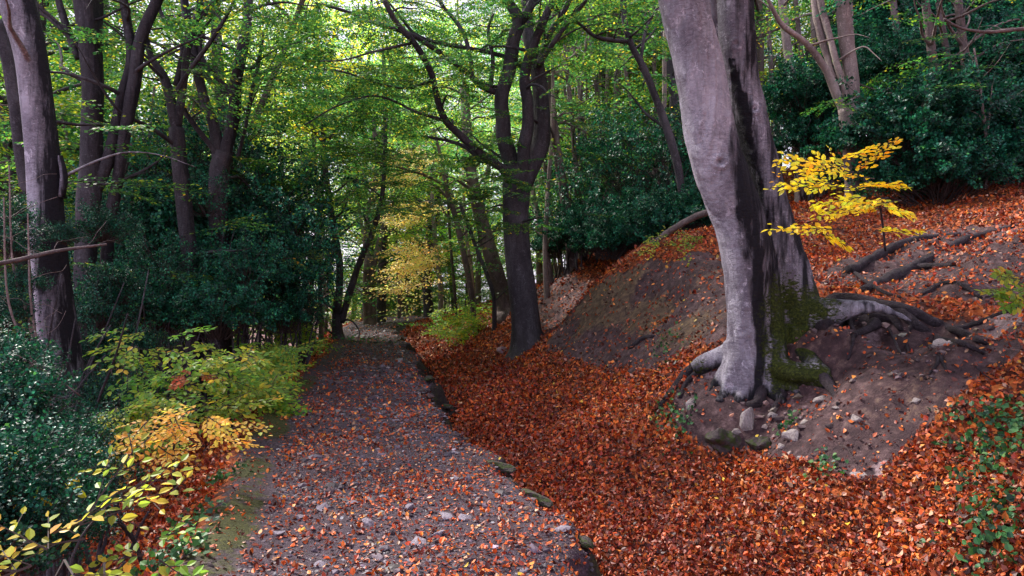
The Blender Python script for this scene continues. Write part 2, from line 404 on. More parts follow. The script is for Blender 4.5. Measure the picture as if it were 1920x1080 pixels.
def ground_mat():
    m, t = nmat("woodland_ground"); v = mapping(t, (1,1,1))
    nA = noise(t, v, 1.3, 5, .65); nB = noise(t, v, 9, 5, .7); nC = noise(t, v, 45, 4, .75); nD = noise(t, v, 140, 2, .6)
    soil = ramp(t, nB.outputs[0], [(.3,(.022,.012,.016)),(.5,(.070,.038,.040)),(.62,(.14,.084,.086)),(.75,(.26,.175,.175))]).outputs[0]
    clay = ramp(t, nB.outputs[0], [(.3,(.035,.022,.018)),(.5,(.10,.064,.042)),(.7,(.20,.135,.075))]).outputs[0]
    pathc = ramp(t, nC.outputs[0], [(.30,(.013,.008,.012)),(.5,(.052,.034,.046)),(.7,(.125,.090,.115))]).outputs[0]
    moss = ramp(t, nC.outputs[0], [(.3,(.014,.017,.008)),(.7,(.085,.088,.020))]).outputs[0]
    vo = N_(t, "ShaderNodeTexVoronoi"); vo.inputs['Scale'].default_value = 19; t.links.new(v, vo.inputs['Vector'])
    sep = N_(t, "ShaderNodeSeparateColor"); t.links.new(vo.outputs['Color'], sep.inputs[0])
    lit = ramp(t, sep.outputs[0], [(0,(.03,.008,.006)),(.35,(.10,.022,.009)),(.7,(.26,.055,.012)),(1,(.40,.11,.025))]).outputs[0]
    def sharp(name, amp=.7, lo=.4, hi=.6):
        a = attr(t, name)
        return ramp(t, math_(t, 'ADD', a.outputs['Fac'], math_(t, 'MULTIPLY', math_(t, 'SUBTRACT', nB.outputs[0], .5), amp)), [(lo,(0,0,0)),(hi,(1,1,1))]).outputs[0]
    c = mix(t, ramp(t, nA.outputs[0], [(.35,(0,0,0)),(.65,(1,1,1))]).outputs[0], soil, mix(t, .5, soil, (.03,.017,.02)))
    c = mix(t, sharp("w_clay"), c, clay)
    c = mix(t, sharp("w_pink"), c, ramp(t, nC.outputs[0], [(.3,(.10,.065,.07)),(.55,(.27,.19,.20)),(.75,(.42,.32,.33))]).outputs[0])
    c = mix(t, sharp("w_litter"), c, lit)
    c = mix(t, sharp("w_path"), c, pathc)
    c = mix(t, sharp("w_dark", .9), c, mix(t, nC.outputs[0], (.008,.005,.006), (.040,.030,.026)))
    c = mix(t, sharp("w_moss", 1.3, .45, .7), c, moss)
    h = math_(t, 'ADD', math_(t, 'MULTIPLY', nC.outputs[0], .5), math_(t, 'ADD', nB.outputs[0], math_(t, 'MULTIPLY', nD.outputs[0], .2)))
    bsdf(t, c, .8, .25, h, .9, .035); return m
M_GROUND = ground_mat()

# ------------------------------------------------------------------ ground sheet
def spaced(lo, hi, c, d0, k):
    xs = [c]
    while xs[-1] < hi: xs.append(xs[-1]+d0+k*abs(xs[-1]-c)**1.15)
    ys = [c]
    while ys[-1] > lo: ys.append(ys[-1]-d0-k*abs(ys[-1]-c)**1.15)
    return np.array(sorted(set(xs+ys)))
gx = spaced(-420, 420, .8, .034, .006); gy = spaced(-40, 620, 4.0, .034, .0065)
X, Yg = np.meshgrid(gx, gy); Z = H(X, Yg)
nx, ny = len(gx), len(gy); xx, yy, zz = X.ravel(), Yg.ravel(), Z.ravel()
iq = (np.arange(ny-1)[:, None]*nx+np.arange(nx-1)[None]).ravel()
Qg = np.stack([iq, iq+1, iq+nx+1, iq+nx], -1)
uu_, vv_ = xx-xr(yy), xl(yy)-xx
clay, bare, dark, bk = zones(xx, yy, zz)
onpath = (uu_ < .1) & (vv_ < .0)
w_path = np.where(onpath, 1.0, 0.0); w_pink = np.where(bare, sstep(.02, .35, fbm(xx*1.6+4, yy*1.6, 67, 3))*.9, 0)
w_clay = np.where(clay, (.20+.8*sstep(2.9, 1.6, xx)*sstep(.5, 1.4, zz)+.6*fbm(xx*1.3, yy*1.3, 61, 3)), 0)+np.where(bare, .28+.6*fbm(xx*.9, yy*.9, 62, 2), 0)
w_lit = np.where(onpath | clay | bare | ((uu_ > 0) & (uu_ < .22)), 0, np.where(dark, .25, np.where(bk, .4, .9)))
w_lit = np.where(vv_ > 2.5, .45, w_lit)
w_moss = sstep(.24, .0, np.abs(vv_+.15)-.06)*(.66+.7*fbm(xx*1.2, yy*1.2, 63, 3))*sstep(16, 10, yy)
w_moss = w_moss + .45*np.where(bare, fbm(xx*1.4, yy*1.4, 64, 2), 0) + sstep(.25, 0, np.abs(uu_-.10))*(.38+.4*vnoise(xx*2, yy*2, 66))
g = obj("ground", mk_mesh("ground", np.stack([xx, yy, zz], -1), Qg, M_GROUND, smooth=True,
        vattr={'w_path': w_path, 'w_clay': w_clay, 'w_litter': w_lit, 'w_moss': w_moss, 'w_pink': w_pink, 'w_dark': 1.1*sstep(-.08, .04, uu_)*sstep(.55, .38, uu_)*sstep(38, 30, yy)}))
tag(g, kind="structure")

# ------------------------------------------------------------------ leaf litter
PAL_LIT = [(.42,.070,.012,3),(.25,.034,.010,3.2),(.58,.122,.018,2.6),(.085,.016,.009,3.8),(.68,.22,.04,1.0),(.52,.27,.17,.6),(.62,.40,.05,.12),(.30,.16,.09,.6),(.26,.030,.014,1.2)]
def scatter_litter():
    rng = np.random.default_rng(4)
    xs, ys = [], []
    y = 1.6
    while y < 42:
        dyy = .06*y; half = .86*(y+dyy)+.6
        rho = 4300*min(1, (4.8/y))**1.6
        hr = half*1.30+1.1; n = int(dyy*(half+hr)*rho)
        xs.append(rng.uniform(-half, hr, n)); ys.append(rng.uniform(y, y+dyy, n)); y += dyy
    x = np.concatenate(xs); y = np.concatenate(ys)
    k = (x-xl(y) > -3.2-.0*y); x, y = x[k], y[k]
    z = H(x, y); d = litter_density(x, y, z)
    k = rng.random(len(x)) < d; x, y, z, d = x[k], y[k], z[k], d[k]
    n = len(x); nr = slope_n(x, y)
    lay = rng.random(n)**1.5*.035*np.clip(d*1.6-.3, 0, 1)+.004
    flat = np.where(d < .45, .35, .75)[:, None]
    nn = unit(nr + rng.standard_normal((n, 3))*.62*flat)
    dd = rng.standard_normal((n, 3))
    onp = (x < xr(y)+.1) & (x > xl(y)-.1)
    L = (.022+.040*rng.random(n)**1.3)*np.clip((y/7)**.55, .9, 2.2)*np.where(onp, .82/np.clip(y/12, 1, 1.3), 1)
    pos = np.stack([x, y, z], -1)+nr*lay[:, None]
    V, Q, k = leaves(pos, dd, nn, L, .62+.4*rng.random(n), True, rng.uniform(-1.1, 1.5, n))
    c = pick(rng, PAL_LIT, n, .25)
    # drifts: older darker leaves and freshly dropped brighter ones
    c = c*(1+.55*fbm(x*.8, y*.8, 71, 2))[:, None]
    old = (x-xr(y)+.5*vnoise(x*2, y*2, 72) > 0) & (x-xr(y)+.9*vnoise(x*1.3, y*1.3, 73) < 1.7+.02*y) & (y > 4.5) & (rng.random(n) < .8)
    c = np.where(old[:, None], c*np.array([.70, .52, .62]), c)
    return mk_mesh("fallen_leaves", V, Q, M_LITTER, np.repeat(np.clip(c, .004, .9), k, 0))
lt = obj("fallen_leaves", scatter_litter())
tag(lt, "carpet of fallen orange and russet beech leaves over the path and hollow", "fallen leaves", kind="stuff")

# ------------------------------------------------------------------ gravel
phi = (1+5**.5)/2
ICO = unit(np.array([(-1,phi,0),(1,phi,0),(-1,-phi,0),(1,-phi,0),(0,-1,phi),(0,1,phi),(0,-1,-phi),(0,1,-phi),(phi,0,-1),(phi,0,1),(-phi,0,-1),(-phi,0,1)]))
ICOF = np.array([(0,11,5),(0,5,1),(0,1,7),(0,7,10),(0,10,11),(1,5,9),(5,11,4),(11,10,2),(10,7,6),(7,1,8),(3,9,4),(3,4,2),(3,2,6),(3,6,8),(3,8,9),(4,9,5),(2,4,11),(6,2,10),(8,6,7),(9,8,1)])
def pebbles():
    rng = np.random.default_rng(9)
    y = 2.4*np.exp(rng.random(34000)*math.log(32/2.4)); u = rng.random(len(y))
    x = xl(y)+.32+(xr(y)+.02-xl(y)-.32)*u
    k = rng.random(len(y)) < np.clip(.45+1.3*fbm(x*1.5, y*1.1, 81, 2), .08, 1); x, y = x[k], y[k]
    n = len(x); s = .004+.012*rng.random(n)**3.0+.026*(rng.random(n) < .025)*rng.random(n); s = s*np.clip(y/5, 1, 2.6)
    big = rng.random(n) < .002*0+.004; s = np.where(big & (y < 9), rng.uniform(.03, .055, n), s)
    V = ICO[None]*(1+.28*rng.standard_normal((n, 12, 1)))*s[:, None, None]*np.stack([rng.uniform(.8,1.5,n), rng.uniform(.8,1.3,n), rng.uniform(.4,.75,n)], -1)[:, None]
    a = rng.random(n)*6.28; ca, sa = np.cos(a)[:, None], np.sin(a)[:, None]
    V = np.stack([V[...,0]*ca-V[...,1]*sa, V[...,0]*sa+V[...,1]*ca, V[...,2]], -1)
    V = V + np.stack([x, y, H(x, y)+s*.12], -1)[:, None]
    Q = (np.arange(n)[:, None, None]*12+ICOF[None]).reshape(-1, 3)
    c = pick(rng, [(.10,.075,.10,3),(.17,.14,.17,1.2),(.05,.035,.048,4),(.36,.32,.34,.25),(.10,.06,.065,2)], n, .2)
    return mk_mesh("path_gravel", V.reshape(-1, 3), Q, M_GRAVEL, np.repeat(np.clip(c, .01, .8), 20, 0))
tag(obj("path_gravel", pebbles()), "purple grey gravel and grit pressed into the path", "gravel", kind="stuff")

def bank_stones():
    rng = np.random.default_rng(19); n = 16000
    x = rng.uniform(1.2, 5.5, n); y = rng.uniform(4.2, 9, n); z = H(x, y); bare = zones(x, y, z)[1]
    k = bare & (rng.random(n) < np.clip(.10+.9*fbm(x*1.5, y*1.5, 88, 3), .02, 1)); x, y, z = x[k], y[k], z[k]; n = len(x)
    s = .008+.035*rng.random(n)**3.5
    V = ICO[None]*(1+.3*rng.standard_normal((n, 12, 1)))*s[:, None, None]*np.array([1.2, .9, .7]) + np.stack([x, y, z+s*.25], -1)[:, None]
    Q = (np.arange(n)[:, None, None]*12+ICOF[None]).reshape(-1, 3)
    c = pick(rng, [(.16,.11,.11,3),(.42,.37,.33,1),(.25,.18,.16,2),(.08,.05,.055,2)], n, .2)
    return mk_mesh("bank_stones", V.reshape(-1, 3), Q, M_GRAVEL, np.repeat(np.clip(c, .01, .8), 20, 0))
tag(obj("bank_stones", bank_stones()), "small loose stones on the bare earth below the roots", "stones", kind="stuff")

# ------------------------------------------------------------------ rocks
def rock_mesh(name, mat, seed, sub=2, squash=(1,1,.7), rough=.4):
    import bmesh
    bm = bmesh.new(); bmesh.ops.create_icosphere(bm, subdivisions=sub+1, radius=1)
    rng = np.random.default_rng(seed); pl = unit(rng.standard_normal((16, 3))); dd = rng.uniform(.45, .85, 16)
    for v in bm.verts:
        p = np.array(v.co)
        for q, d in zip(pl, dd):
            e = p@q-d
            if e > 0: p = p-q*e*.92
        p = p*(1+rough*.5*float(vnoise(p[0]*3+seed, p[1]*3+p[2]*2, seed)))
        v.co = Vector((p*np.array(squash)).tolist())
    me = bpy.data.meshes.new(name); bm.to_mesh(me); bm.free(); me.materials.append(mat)
    return me
RP = [rock_mesh("rock", M_ROCKP, s) for s in (1, 2, 3)]; RD = [rock_mesh("rock", M_ROCKD, s, 2, (1, .8, .55)) for s in (4, 5)]; RB = [rock_mesh("rock", M_ROCKD, s, 3, (1, .8, .9), .9) for s in (24, 26)]
rng0 = random.Random(3)
def rock(px, py, wpx, me, label, group=None, zs=1.0, sink=.38, rz=None):
    wpx *= 1.05; p = G(px, py+wpx*.2); s = wpx/2/F*p[1]
    o = obj("rock", me, loc=(p[0], p[1]+s*.3, p[2]+s*(.7*zs)*(.5-sink)))
    o.scale = (s, s*.9, s*zs); o.rotation_euler = (rng0.uniform(-.3,.3), rng0.uniform(-.3,.3), rng0.uniform(0,6) if rz is None else rz)
    return tag(o, label, "rock", group)
GR = "pale rocks in the bank below the big beech"
rock(1405, 790, 44, RP[0], "tall pale limestone rock sticking out of bank right below big beech", GR, 1.9)
rock(1382, 815, 30, RP[1], "small cracked pale rock left of the tall pale limestone rock", GR, 1.2)
rock(1487, 822, 38, RP[1], "pale split rock right of the mossy boulder at foot of bank", GR, 1.5)
rock(1466, 835, 20, RP[2], "small white stone just left of the pale split rock", GR, 1.2)
rock(1503, 860, 22, RP[2], "whitish stone at the edge of the leaf carpet below the split rock", GR)
rock(1610, 782, 40, RP[0], "flat buff stone in the bare earth slope right of the split rock", GR, .6)
rock(1612, 890, 42, RP[2], "lowest pale stone half buried among leaves on bank", GR, .7)
rock(1298, 760, 26, RP[1], "upright white stone left of the big beech base", GR, 1.8)
rock(1450, 780, 26, RP[2], "pale stone wedged under the big beech roots", GR, 1)
rock(1522, 720, 22, RP[1], "grey stone under the mossy root of the big beech", GR, .8)
rock(1540, 745, 40, RP[0], "low buff rock below the mossy root end", GR, .6)
rock(1570, 765, 18, RP[1], "small tan stone on the open earth slope", GR, .8)
rock(1680, 700, 18, RP[1], "little pale stone high on the bare slope under the roots", GR, .8)
rock(1720, 755, 22, RP[2], "round pale stone near right end of the bare slope", GR, .8)
rock(1362, 822, 92, RB[0], "large dark mossy boulder at foot of the bank below the big beech", None, .8, .45)
rock(1432, 828, 62, RB[1], "dark earthy boulder right of the large mossy one", None, .7)
rock(1765, 600+40, 40, RP[0], "pale stone beneath the exposed roots on the right", GR, .7)
rock(945, 652, 44, rock_mesh("rock", rock_mat("pink_rock", (.30,.19,.22), (.10,.06,.075), False), 8), "flat pinkish rock left of the middle beech base", None, .6)
GE = "mossy clods along the broken path edge"
for px, py, wd, lb in [(935,868,70,"dark mossy clod on path edge, the farther of two big ones"),(1005,925,70,"dark mossy clod on path edge, the nearer of two big ones"),
                       (1090,1010,60,"dark clod on the path edge nearest the camera"),(800,712,34,"small dark clod at the bend of the path edge"),(835,765,36,"brown clod midway along the path edge")]:
    rock(px, py, wd, RD[rng0.randrange(2)], lb, GE, .6, .35, rng0.uniform(-1.1,-.5))
GS = "larger stones lying on the path"
for i, (px, py, wd, lb) in enumerate([(605,1040-90,52,"purple grey stone left of the path middle"),(600,1055,44,"round grey stone at the bottom left of the path"),(785,1010,64,"flat grey slab near bottom middle of path"),
     (820,1000,46,"angular pale stone right of the flat grey slab"),(690,975,50,"light stone above the flat grey slab"),(870,968,58,"long flat stone right of the path middle"),(835,965,60,"pale broken stone beside the long flat stone"),
     (765,950,44,"wide pale stone high on the stony patch"),(560,968,40,"grey stone near left side of stony patch"),(520,998,50,"dark rounded stone by the mossy verge"),
     (660,940,34,"small cube-like stone on stony patch"),(1050,990,54,"dull slab by the right path edge"),(748,672,40,"flat pale slab on the distant path by its edge"),(685,690,16,"little dark stump-like stone on the distant path"),
     (985,1065,40,"small stone at bottom right of path"),(560,850,26,"small bluish stone beside left moss strip"),(745,788,22,"small pale stone on the middle distance path"),(855,848,28,"greyish stone left of the far mossy clod")]):
    rock(px, py, wd*.8, RP[i % 3] if False else [None, None][0] or (RGs := globals().setdefault('RGs', [rock_mesh("rock", rock_mat("path_stone", (.34,.30,.35), (.11,.09,.115), False), s, 2, (1,.8,.45)) for s in (11, 12, 13)]))[i % 3], lb, GS, .75, .42)

# ------------------------------------------------------------------ sprays of leaves
def spray_proto(seed, L=1.2, leaf=.07, gap=.62, ang=48, n_side=7, jit=.3, side=.62):
    rng = np.random.default_rng(seed); pos, dr, nm, seg = [], [], [], []
    def twig(p0, a, ln, z0):
        n = max(2, int(ln/(leaf*gap))); bend = rng.uniform(-.25, .25)
        pts = []
        for i in range(n+1):
            t = i/n; aa = a+bend*t; r = ln*t
            q = np.array([p0[0]+r*math.cos(aa), p0[1]+r*math.sin(aa), p0[2]+z0*t-.10*ln*t*t]); pts.append(q)
            if i == 0: continue
            sgn = 1 if i % 2 else -1; la = aa+sgn*R(42) if i < n else aa
            pos.append(q); dr.append([math.cos(la), math.sin(la), rng.normal(-.12, .22)])
            nm.append([rng.normal(0, jit), rng.normal(0, jit), 1])
        seg.append(np.array(pts))
    twig(np.zeros(3), 0, L, .05)
    main = seg[0]
    for s in (1, -1):
        for k in range(n_side):
            t = (k+.5+.25*s)/(n_side+.3); p = main[min(len(main)-1, int(t*len(main)))]
            twig(p, s*R(ang)*rng.uniform(.75, 1.15), L*(side*(1-t)**.8+.08)*rng.uniform(.75, 1.15), rng.uniform(-.04, .06))
    return np.array(pos), np.array(dr), np.array(nm), seg
PROT = [spray_proto(s) for s in range(5)]
PROTB = [spray_proto(20+s, 1.2, .105, .62, 48, 6, .4) for s in range(5)]      # coarser, for far crowns
def rotm(h, p, r):
    ch, sh, cp, sp, cr, sr = math.cos(h), math.sin(h), math.cos(p), math.sin(p), math.cos(r), math.sin(r)
    Rz = np.array([[ch,-sh,0],[sh,ch,0],[0,0,1]]); Ry = np.array([[cp,0,-sp],[0,1,0],[sp,0,cp]]); Rx = np.array([[1,0,0],[0,cr,-sr],[0,sr,cr]])
    return Rz@Ry@Rx
PAL_G = [(.050,.150,.038,3),(.028,.105,.040,3),(.085,.19,.035,1.8),(.18,.24,.026,.8),(.34,.29,.03,.25),(.022,.078,.028,2)]
PAL_B = [(.085,.205,.065,3),(.042,.145,.060,3),(.165,.26,.055,1.5),(.32,.36,.05,.5),(.50,.38,.06,.2),(.035,.125,.05,1)]
PAL_YG = [(.26,.40,.05,3),(.16,.32,.055,3),(.44,.46,.05,1.5),(.58,.45,.06,.5)]
PAL_Y = [(.80,.62,.03,3),(.84,.70,.06,2.4),(.76,.48,.02,1.2),(.50,.55,.06,1.4),(.70,.32,.02,.2)]
PAL_O = [(.80,.46,.14,3),(.82,.56,.20,3),(.66,.34,.09,1),(.58,.52,.10,1.5)]
PAL_H = [(.006,.045,.034,3),(.012,.075,.052,3),(.020,.115,.075,1.6),(.004,.024,.022,3),(.05,.15,.05,.4)]

def put_sprays(mb, places, rng, pal, leaf=.07, six=False, protos=None, twigs=True, clus=.35, jit=.18, drop=0.0, tilt=0.0, wid=.85):
    protos = protos or PROT
    for (loc, h, p, r, s) in places:
        pos, dr, nm, seg = protos[rng.integers(len(protos))]; M = rotm(h, p, r)
        if tilt:
            tt = tilt*rng.uniform(.4, 1.3); ct, st = math.cos(tt), math.sin(tt); M = np.array([[1,0,0],[0,ct,-st],[0,st,ct]])@M
        if drop: 
            kk = rng.random(len(pos)) > drop; pos, dr, nm = pos[kk], dr[kk], nm[kk]
        n = len(pos)
        V, Q, k = leaves((pos*s)@M.T+loc, dr@M.T, nm@M.T, leaf*rng.uniform(.65, 1.25, n), wid, six)
        c = pick(rng, pal, n, jit)*(1+clus*rng.uniform(-1, 1))
        c = c*np.array([1+rng.uniform(-.18,.28), 1, 1])
        mb.add(V, Q, np.repeat(np.clip(c, .003, .9), k, 0), 0)
        if twigs:
            for si, sg in enumerate(seg[:(99 if twigs == 2 else 1)]):
                st = sg[::3] if len(sg) > 6 else sg[[0, -1]]
                c4 = np.column_stack([(st*s)@M.T+loc, np.linspace(.006 if si == 0 else .003, .002, len(st))])
                v, q = tube(c4, 3, 0, 0); mb.add(v, q, (1,1,1), 1)

def crown_mesh(name, places, seed, pal, leaf=.07, six=False, protos=None, origin=None, twigs=True, **kw):
    mb = MB(); rng = np.random.default_rng(seed); put_sprays(mb, places, rng, pal, leaf, six, protos, twigs, **kw)
    return mb.mesh(name, [M_LEAF, M_TWIG], False, origin)

def along(limbs, n, rng, tmin=.35, off=.6, zoff=.2, scale=(.6, 1.1), pitch=(-.25,.15)):
    """sprays growing out of limb curves"""
    pl = []
    Ls = np.array([len(c) for c in limbs], float); Ls /= Ls.sum()
    for _ in range(n):
        c = limbs[rng.choice(len(limbs), p=Ls)]; i = int((tmin+(1-tmin)*rng.random())*(len(c)-1))
        loc = c[i,:3]+rng.standard_normal(3)*off*np.array([1,1,.45])+np.array([0,0,zoff*rng.standard_normal()])
        h = math.atan2(loc[1]-c[i,1], loc[0]-c[i,0])+rng.normal(0,.5)
        pl.append((loc, h, rng.uniform(*pitch), rng.normal(0,.25), rng.uniform(*scale)))
    return pl

# ------------------------------------------------------------------ trees drawn from the photograph
def wet_shading(c, v, sides, wet_shade, seed):
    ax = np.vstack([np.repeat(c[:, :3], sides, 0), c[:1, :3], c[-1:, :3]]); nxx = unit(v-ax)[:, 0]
    return wet_shade*(.42+.55*nxx+.8*vnoise(v[:,0]*5, v[:,2]*.6, seed))  # damp streaks, plus shade painted into the bark on right-facing sides
def limb_curve(spec, Y=None, step=.12, ground=False):
    """rows (px, py, width_px[, distance])"""
    rows = []
    for r in spec:
        y = r[3] if len(r) > 3 else Y
        rows.append([*P(r[0], r[1], y), r[2]/2/F*y])
    if ground:
        b = rows[0]; z = H(b[0], b[1])
        dz_ = rows[0][2]-z
        if dz_ > .05: rows.insert(0, [b[0]+(b[0]-rows[1][0])*.1, b[1], z+.02, b[3]*1.25])
        b = rows[0]; rows.insert(0, [b[0], b[1], min(z, b[2])-.35, b[3]*1.35])
    return curve(rows, step)

def side_branches(c, n, rng, ln=(1.0, 2.4), t0=.3):
    res = []
    for _ in range(n):
        i = int((t0+(1-t0)*rng.random())*(len(c)-2)); p = c[i,:3]; r = c[i,3]
        a = rng.random()*6.28; L = rng.uniform(*ln); d = np.array([math.cos(a), math.sin(a), rng.uniform(.1,.9)]); rows = []
        r0 = min(r*.45, .045)
        for k in range(5):
            rows.append([*p, r0*(1-k/4.6)]); p = p+d*L/4; d = unit(d+rng.standard_normal(3)*.28+np.array([0,0,-.08]))
        res.append(curve(rows, .12))
    return res

def tree(name, label, trunk, limbs, Y, mat, seed, group=None, cat="tree", sprays=40, pal=PAL_G, leaf=.075, sides=12, nside=10, protos=None,
         off=.7, rough=.07, scale=(.7,1.3), moss=0, wet_shade=0, extra=None, ln=(1.0,2.4), ground=True, tmin=.3, color=None, twigs=True):
    rng = np.random.default_rng(seed)
    tc = limb_curve(trunk, Y, .10, ground); base = np.array([tc[0,0], tc[0,1], H(tc[0,0], tc[0,1])])
    root = empty(name, base, label, cat, group)
    mb = MB(); v, q = tube(tc, sides*2, rough, seed, 1, .05 if tc[:,3].max() > .15 else 0)
    mb.add(v, q, (1,1,1), 0, wet_shading(tc, v, sides*2, wet_shade, seed))
    me = mb.mesh("trunk", mat, True, base, False)
    mz = v[:,2]-base[2]
    a = me.attributes.new("moss", 'FLOAT', 'POINT'); a.data.foreach_set("value", (moss*np.clip(1-mz/1.6, 0, 1)).astype(np.float32))
    obj("trunk", me, root)
    cs = []
    for ls in limbs:
        c = limb_curve(ls, Y, .10); cs.append(c); mb = MB()
        v, q = tube(c, sides, rough, seed+len(cs)); mb.add(v, q, (1,1,1), 0, wet_shading(c, v, sides, wet_shade, seed))
        obj("limb", mb.mesh("limb", mat, True, base, False), root)
    allc = cs if cs else [tc]
    sb = []
    for c in allc+([tc] if cs else []): sb += side_branches(c, max(1, nside//max(1, len(allc))), rng, ln)
    if sb:
        for c in sb:
            mb = MB(); v, q = tube(c, 5, 0, 0); mb.add(v, q); obj("branch", mb.mesh("branch", mat, True, base, False), root)
    pl = along(sb if sb else allc, sprays, rng, tmin, off, .2, scale)
    if extra: pl += extra(rng)
    if pl:
        o = obj("crown", crown_mesh("crown", pl, seed, pal, leaf, False, protos, base, twigs), root)
        if color: o.color = (*color, 1)
    return root

def cloud(px0, px1, py0, py1, Y0, Y1, n, scale=(.7,1.3)):
    def f(rng):
        res = []
        for _ in range(n):
            y = rng.uniform(Y0, Y1); p = P(rng.uniform(px0, px1), rng.uniform(py0, py1), y)
            res.append((p, rng.random()*6.28, rng.uniform(-.3,.1), rng.normal(0,.2), rng.uniform(*scale)))
        return res
    return f

# --- the big double beech on the right ---------------------------------------------------------------
def big_beech():
    Y = 6.9; base = np.array([*P(1410, 745, 7.0)[:2], 0]); base[2] = H(base[0], base[1])
    root = empty("beech_tree", base, "big pale grey double-stemmed beech on the right bank with mossy foot and spreading roots", "tree")
    segs = []
    L1 = [(1402,790,130,7.35),(1401,748,108,7.24),(1400,700,92,7.2),(1404,640,78,7.18),(1405,560,78,7.15),(1404,480,88,7.12),(1388,410,92,7.1),(1358,340,92,7.05),(1338,280,92,7.0),
          (1322,200,90,6.95),(1304,100,88,6.9),(1278,0,85,6.85),(1245,-120,82,6.8),(1200,-260,76,6.7),(1150,-420,68,6.6)]
    L2 = [(1500,680,110,7.55),(1490,600,112,7.5),(1478,540,100,7.45),(1463,470,80,7.4),(1450,400,68,7.35),(1432,320,60,7.3),(1412,240,60,7.25),(1392,160,62,7.25),(1382,80,64,7.2),
          (1378,0,66,7.2),(1376,-120,64,7.2),(1390,-260,58,7.3),(1420,-420,52,7.5)]
    L3 = [(1440,520,60,7.65),(1420,380,46,7.7),(1380,220,38,7.8),(1352,100,34,7.9),(1334,0,32,8.0),(1310,-140,30,8.2),(1290,-300,26,8.4)]
    web = [(1445,640,66,7.28),(1436,560,56,7.28),(1428,480,50,7.26),(1412,420,40,7.22),(1404,380,28,7.2)]
    web2 = [(1445,740,50,7.2),(1440,690,56,7.22),(1446,630,60,7.25)]
    foot = [[(1450,640,44,7.1),(1462,690,48,6.95),(1500,702,42,6.75),(1545,712,34,6.6),(1568,742,20,6.45)],
            [(1440,660,50,7.1),(1448,710,44,7.0),(1455,750,22,6.9)],
            [(1500,600,90,7.35),(1545,590,66,7.15),(1590,580,36,6.98),(1640,576,24,6.9),(1680,588,15,6.9),(1712,604,8,6.88)],
            [(1490,600,90,7.45),(1530,630,70,7.2),(1560,665,30,7.0)],
            [(1385,650,40,7.3),(1340,672,36,7.5),(1300,692,28,7.6)]]
    toes = [[(1388,680,54,7.12),(1366,735,32),(1350,758,18)],[(1398,690,60,7.12),(1392,738,36),(1386,762,20)],[(1378,680,44,7.2),(1350,718,24),(1328,738,12)],
            [(1432,700,50,7.15),(1450,742,30),(1470,765,14)],[(1448,690,50,7.1),(1474,730,28),(1506,748,12)],[(1500,655,46,7.1),(1530,690,26),(1558,700,14)]]
    mb = MB()
    for i, s in enumerate([L1, L2, L3, web, web2]+foot):
        c = limb_curve(s, None, .06); v, q = tube(c, 32, .05, 30+i, 1, .03 if i < 2 else 0); mb.add(v, q)
    for i, tr_ in enumerate(toes):
        a = tr_[0]; rows = [[*P(a[0], a[1]-40, a[3]+.05), a[2]/2/F*a[3]], [*P(a[0], a[1], a[3]), a[2]/2/F*a[3]]]
        for k, (a_, b_, w_) in enumerate(tr_[1:]):
            p = G(a_, b_, 4.5); r = w_/2/F*p[1]; rows.append([p[0], p[1]+r*.3, p[2]+r*(.5-.75*k), r])
        c = curve(rows, .05); v, q = tube(c, 20, .10, 60+i); mb.add(v, q)
    me0 = mb.mesh("tmp", M_BEECH, True, base, False); o0 = obj("tmp", me0)
    md = o0.modifiers.new("r", 'REMESH'); md.mode = 'VOXEL'; md.voxel_size = .016; md.use_smooth_shade = True
    dg = bpy.context.evaluated_depsgraph_get(); me = bpy.data.meshes.new_from_object(o0.evaluated_get(dg)); me.name = "trunk"
    bpy.data.objects.remove(o0)
    n = len(me.vertices); V = np.empty(n*3, np.float32); me.vertices.foreach_get("co", V); V = V.reshape(-1, 3).astype(float)
    Nn = np.empty(n*3, np.float32); me.vertices.foreach_get("normal", Nn); Nn = Nn.reshape(-1, 3)
    ed = np.empty(len(me.edges)*2, np.int32); me.edges.foreach_get("vertices", ed); ed = ed.reshape(-1, 2)
    deg = np.bincount(ed.ravel(), minlength=n)[:, None]
    for _ in range(6):
        s = np.zeros_like(V)
        for k in range(3): s[:, k] = np.bincount(ed[:,0], V[ed[:,1],k], n)+np.bincount(ed[:,1], V[ed[:,0],k], n)
        V = .5*V+.5*s/deg
    W = V+base
    ang = W[:,0]*7+W[:,1]*5
    disp = .020*fbm(ang*.55, W[:,2]*.8, 91, 3) + .009*fbm(ang*2.2, W[:,2]*7, 92, 3) + .018*fbm(ang*2.4, W[:,2]*.5, 93, 3)
    def knot(px, py, Yk, rad, h):
        p = P(px, py, Yk); d = np.linalg.norm((W-p)*np.array([1,.6,1.15]), axis=1)
        return h*.62*(np.exp(-((d-rad*1.1)/(rad*.5))**2)*(1+.9*vnoise(W[:,0]*30, W[:,2]*30, 5)) - 1.5*np.exp(-(d/(rad*.5))**2)), np.exp(-(d/(rad*.5))**2)
    kd = np.zeros(n); wet_shade = np.zeros(n)
    for a in [(1352,303,6.75,.055,.030),(1382,80,7.0,.05,.028),(1378,133,7.05,.035,.02),(1415,205,7.1,.05,.03),(1300,140,6.65,.03,.012),(1425,195,7.1,.03,.015),(1396,620,6.95,.06,.012)]:
        k, e = knot(*a); kd += k; wet_shade = np.maximum(wet_shade, e*.8)
    # swollen folds low on the front stem
    low = sstep(1.5, .6, W[:,2])
    disp += low*(.030*fbm(ang*1.1, W[:,2]*5.5, 94, 3)) + kd
    V = V+Nn*disp[:, None]
    me.vertices.foreach_set("co", V.astype(np.float32).ravel())
    # run-off streak that follows the seam between the stems
    seam = np.array([(1372,120),(1392,200),(1398,260),(1402,330),(1412,400),(1420,470),(1424,540),(1428,620),(1424,700),(1418,740)])
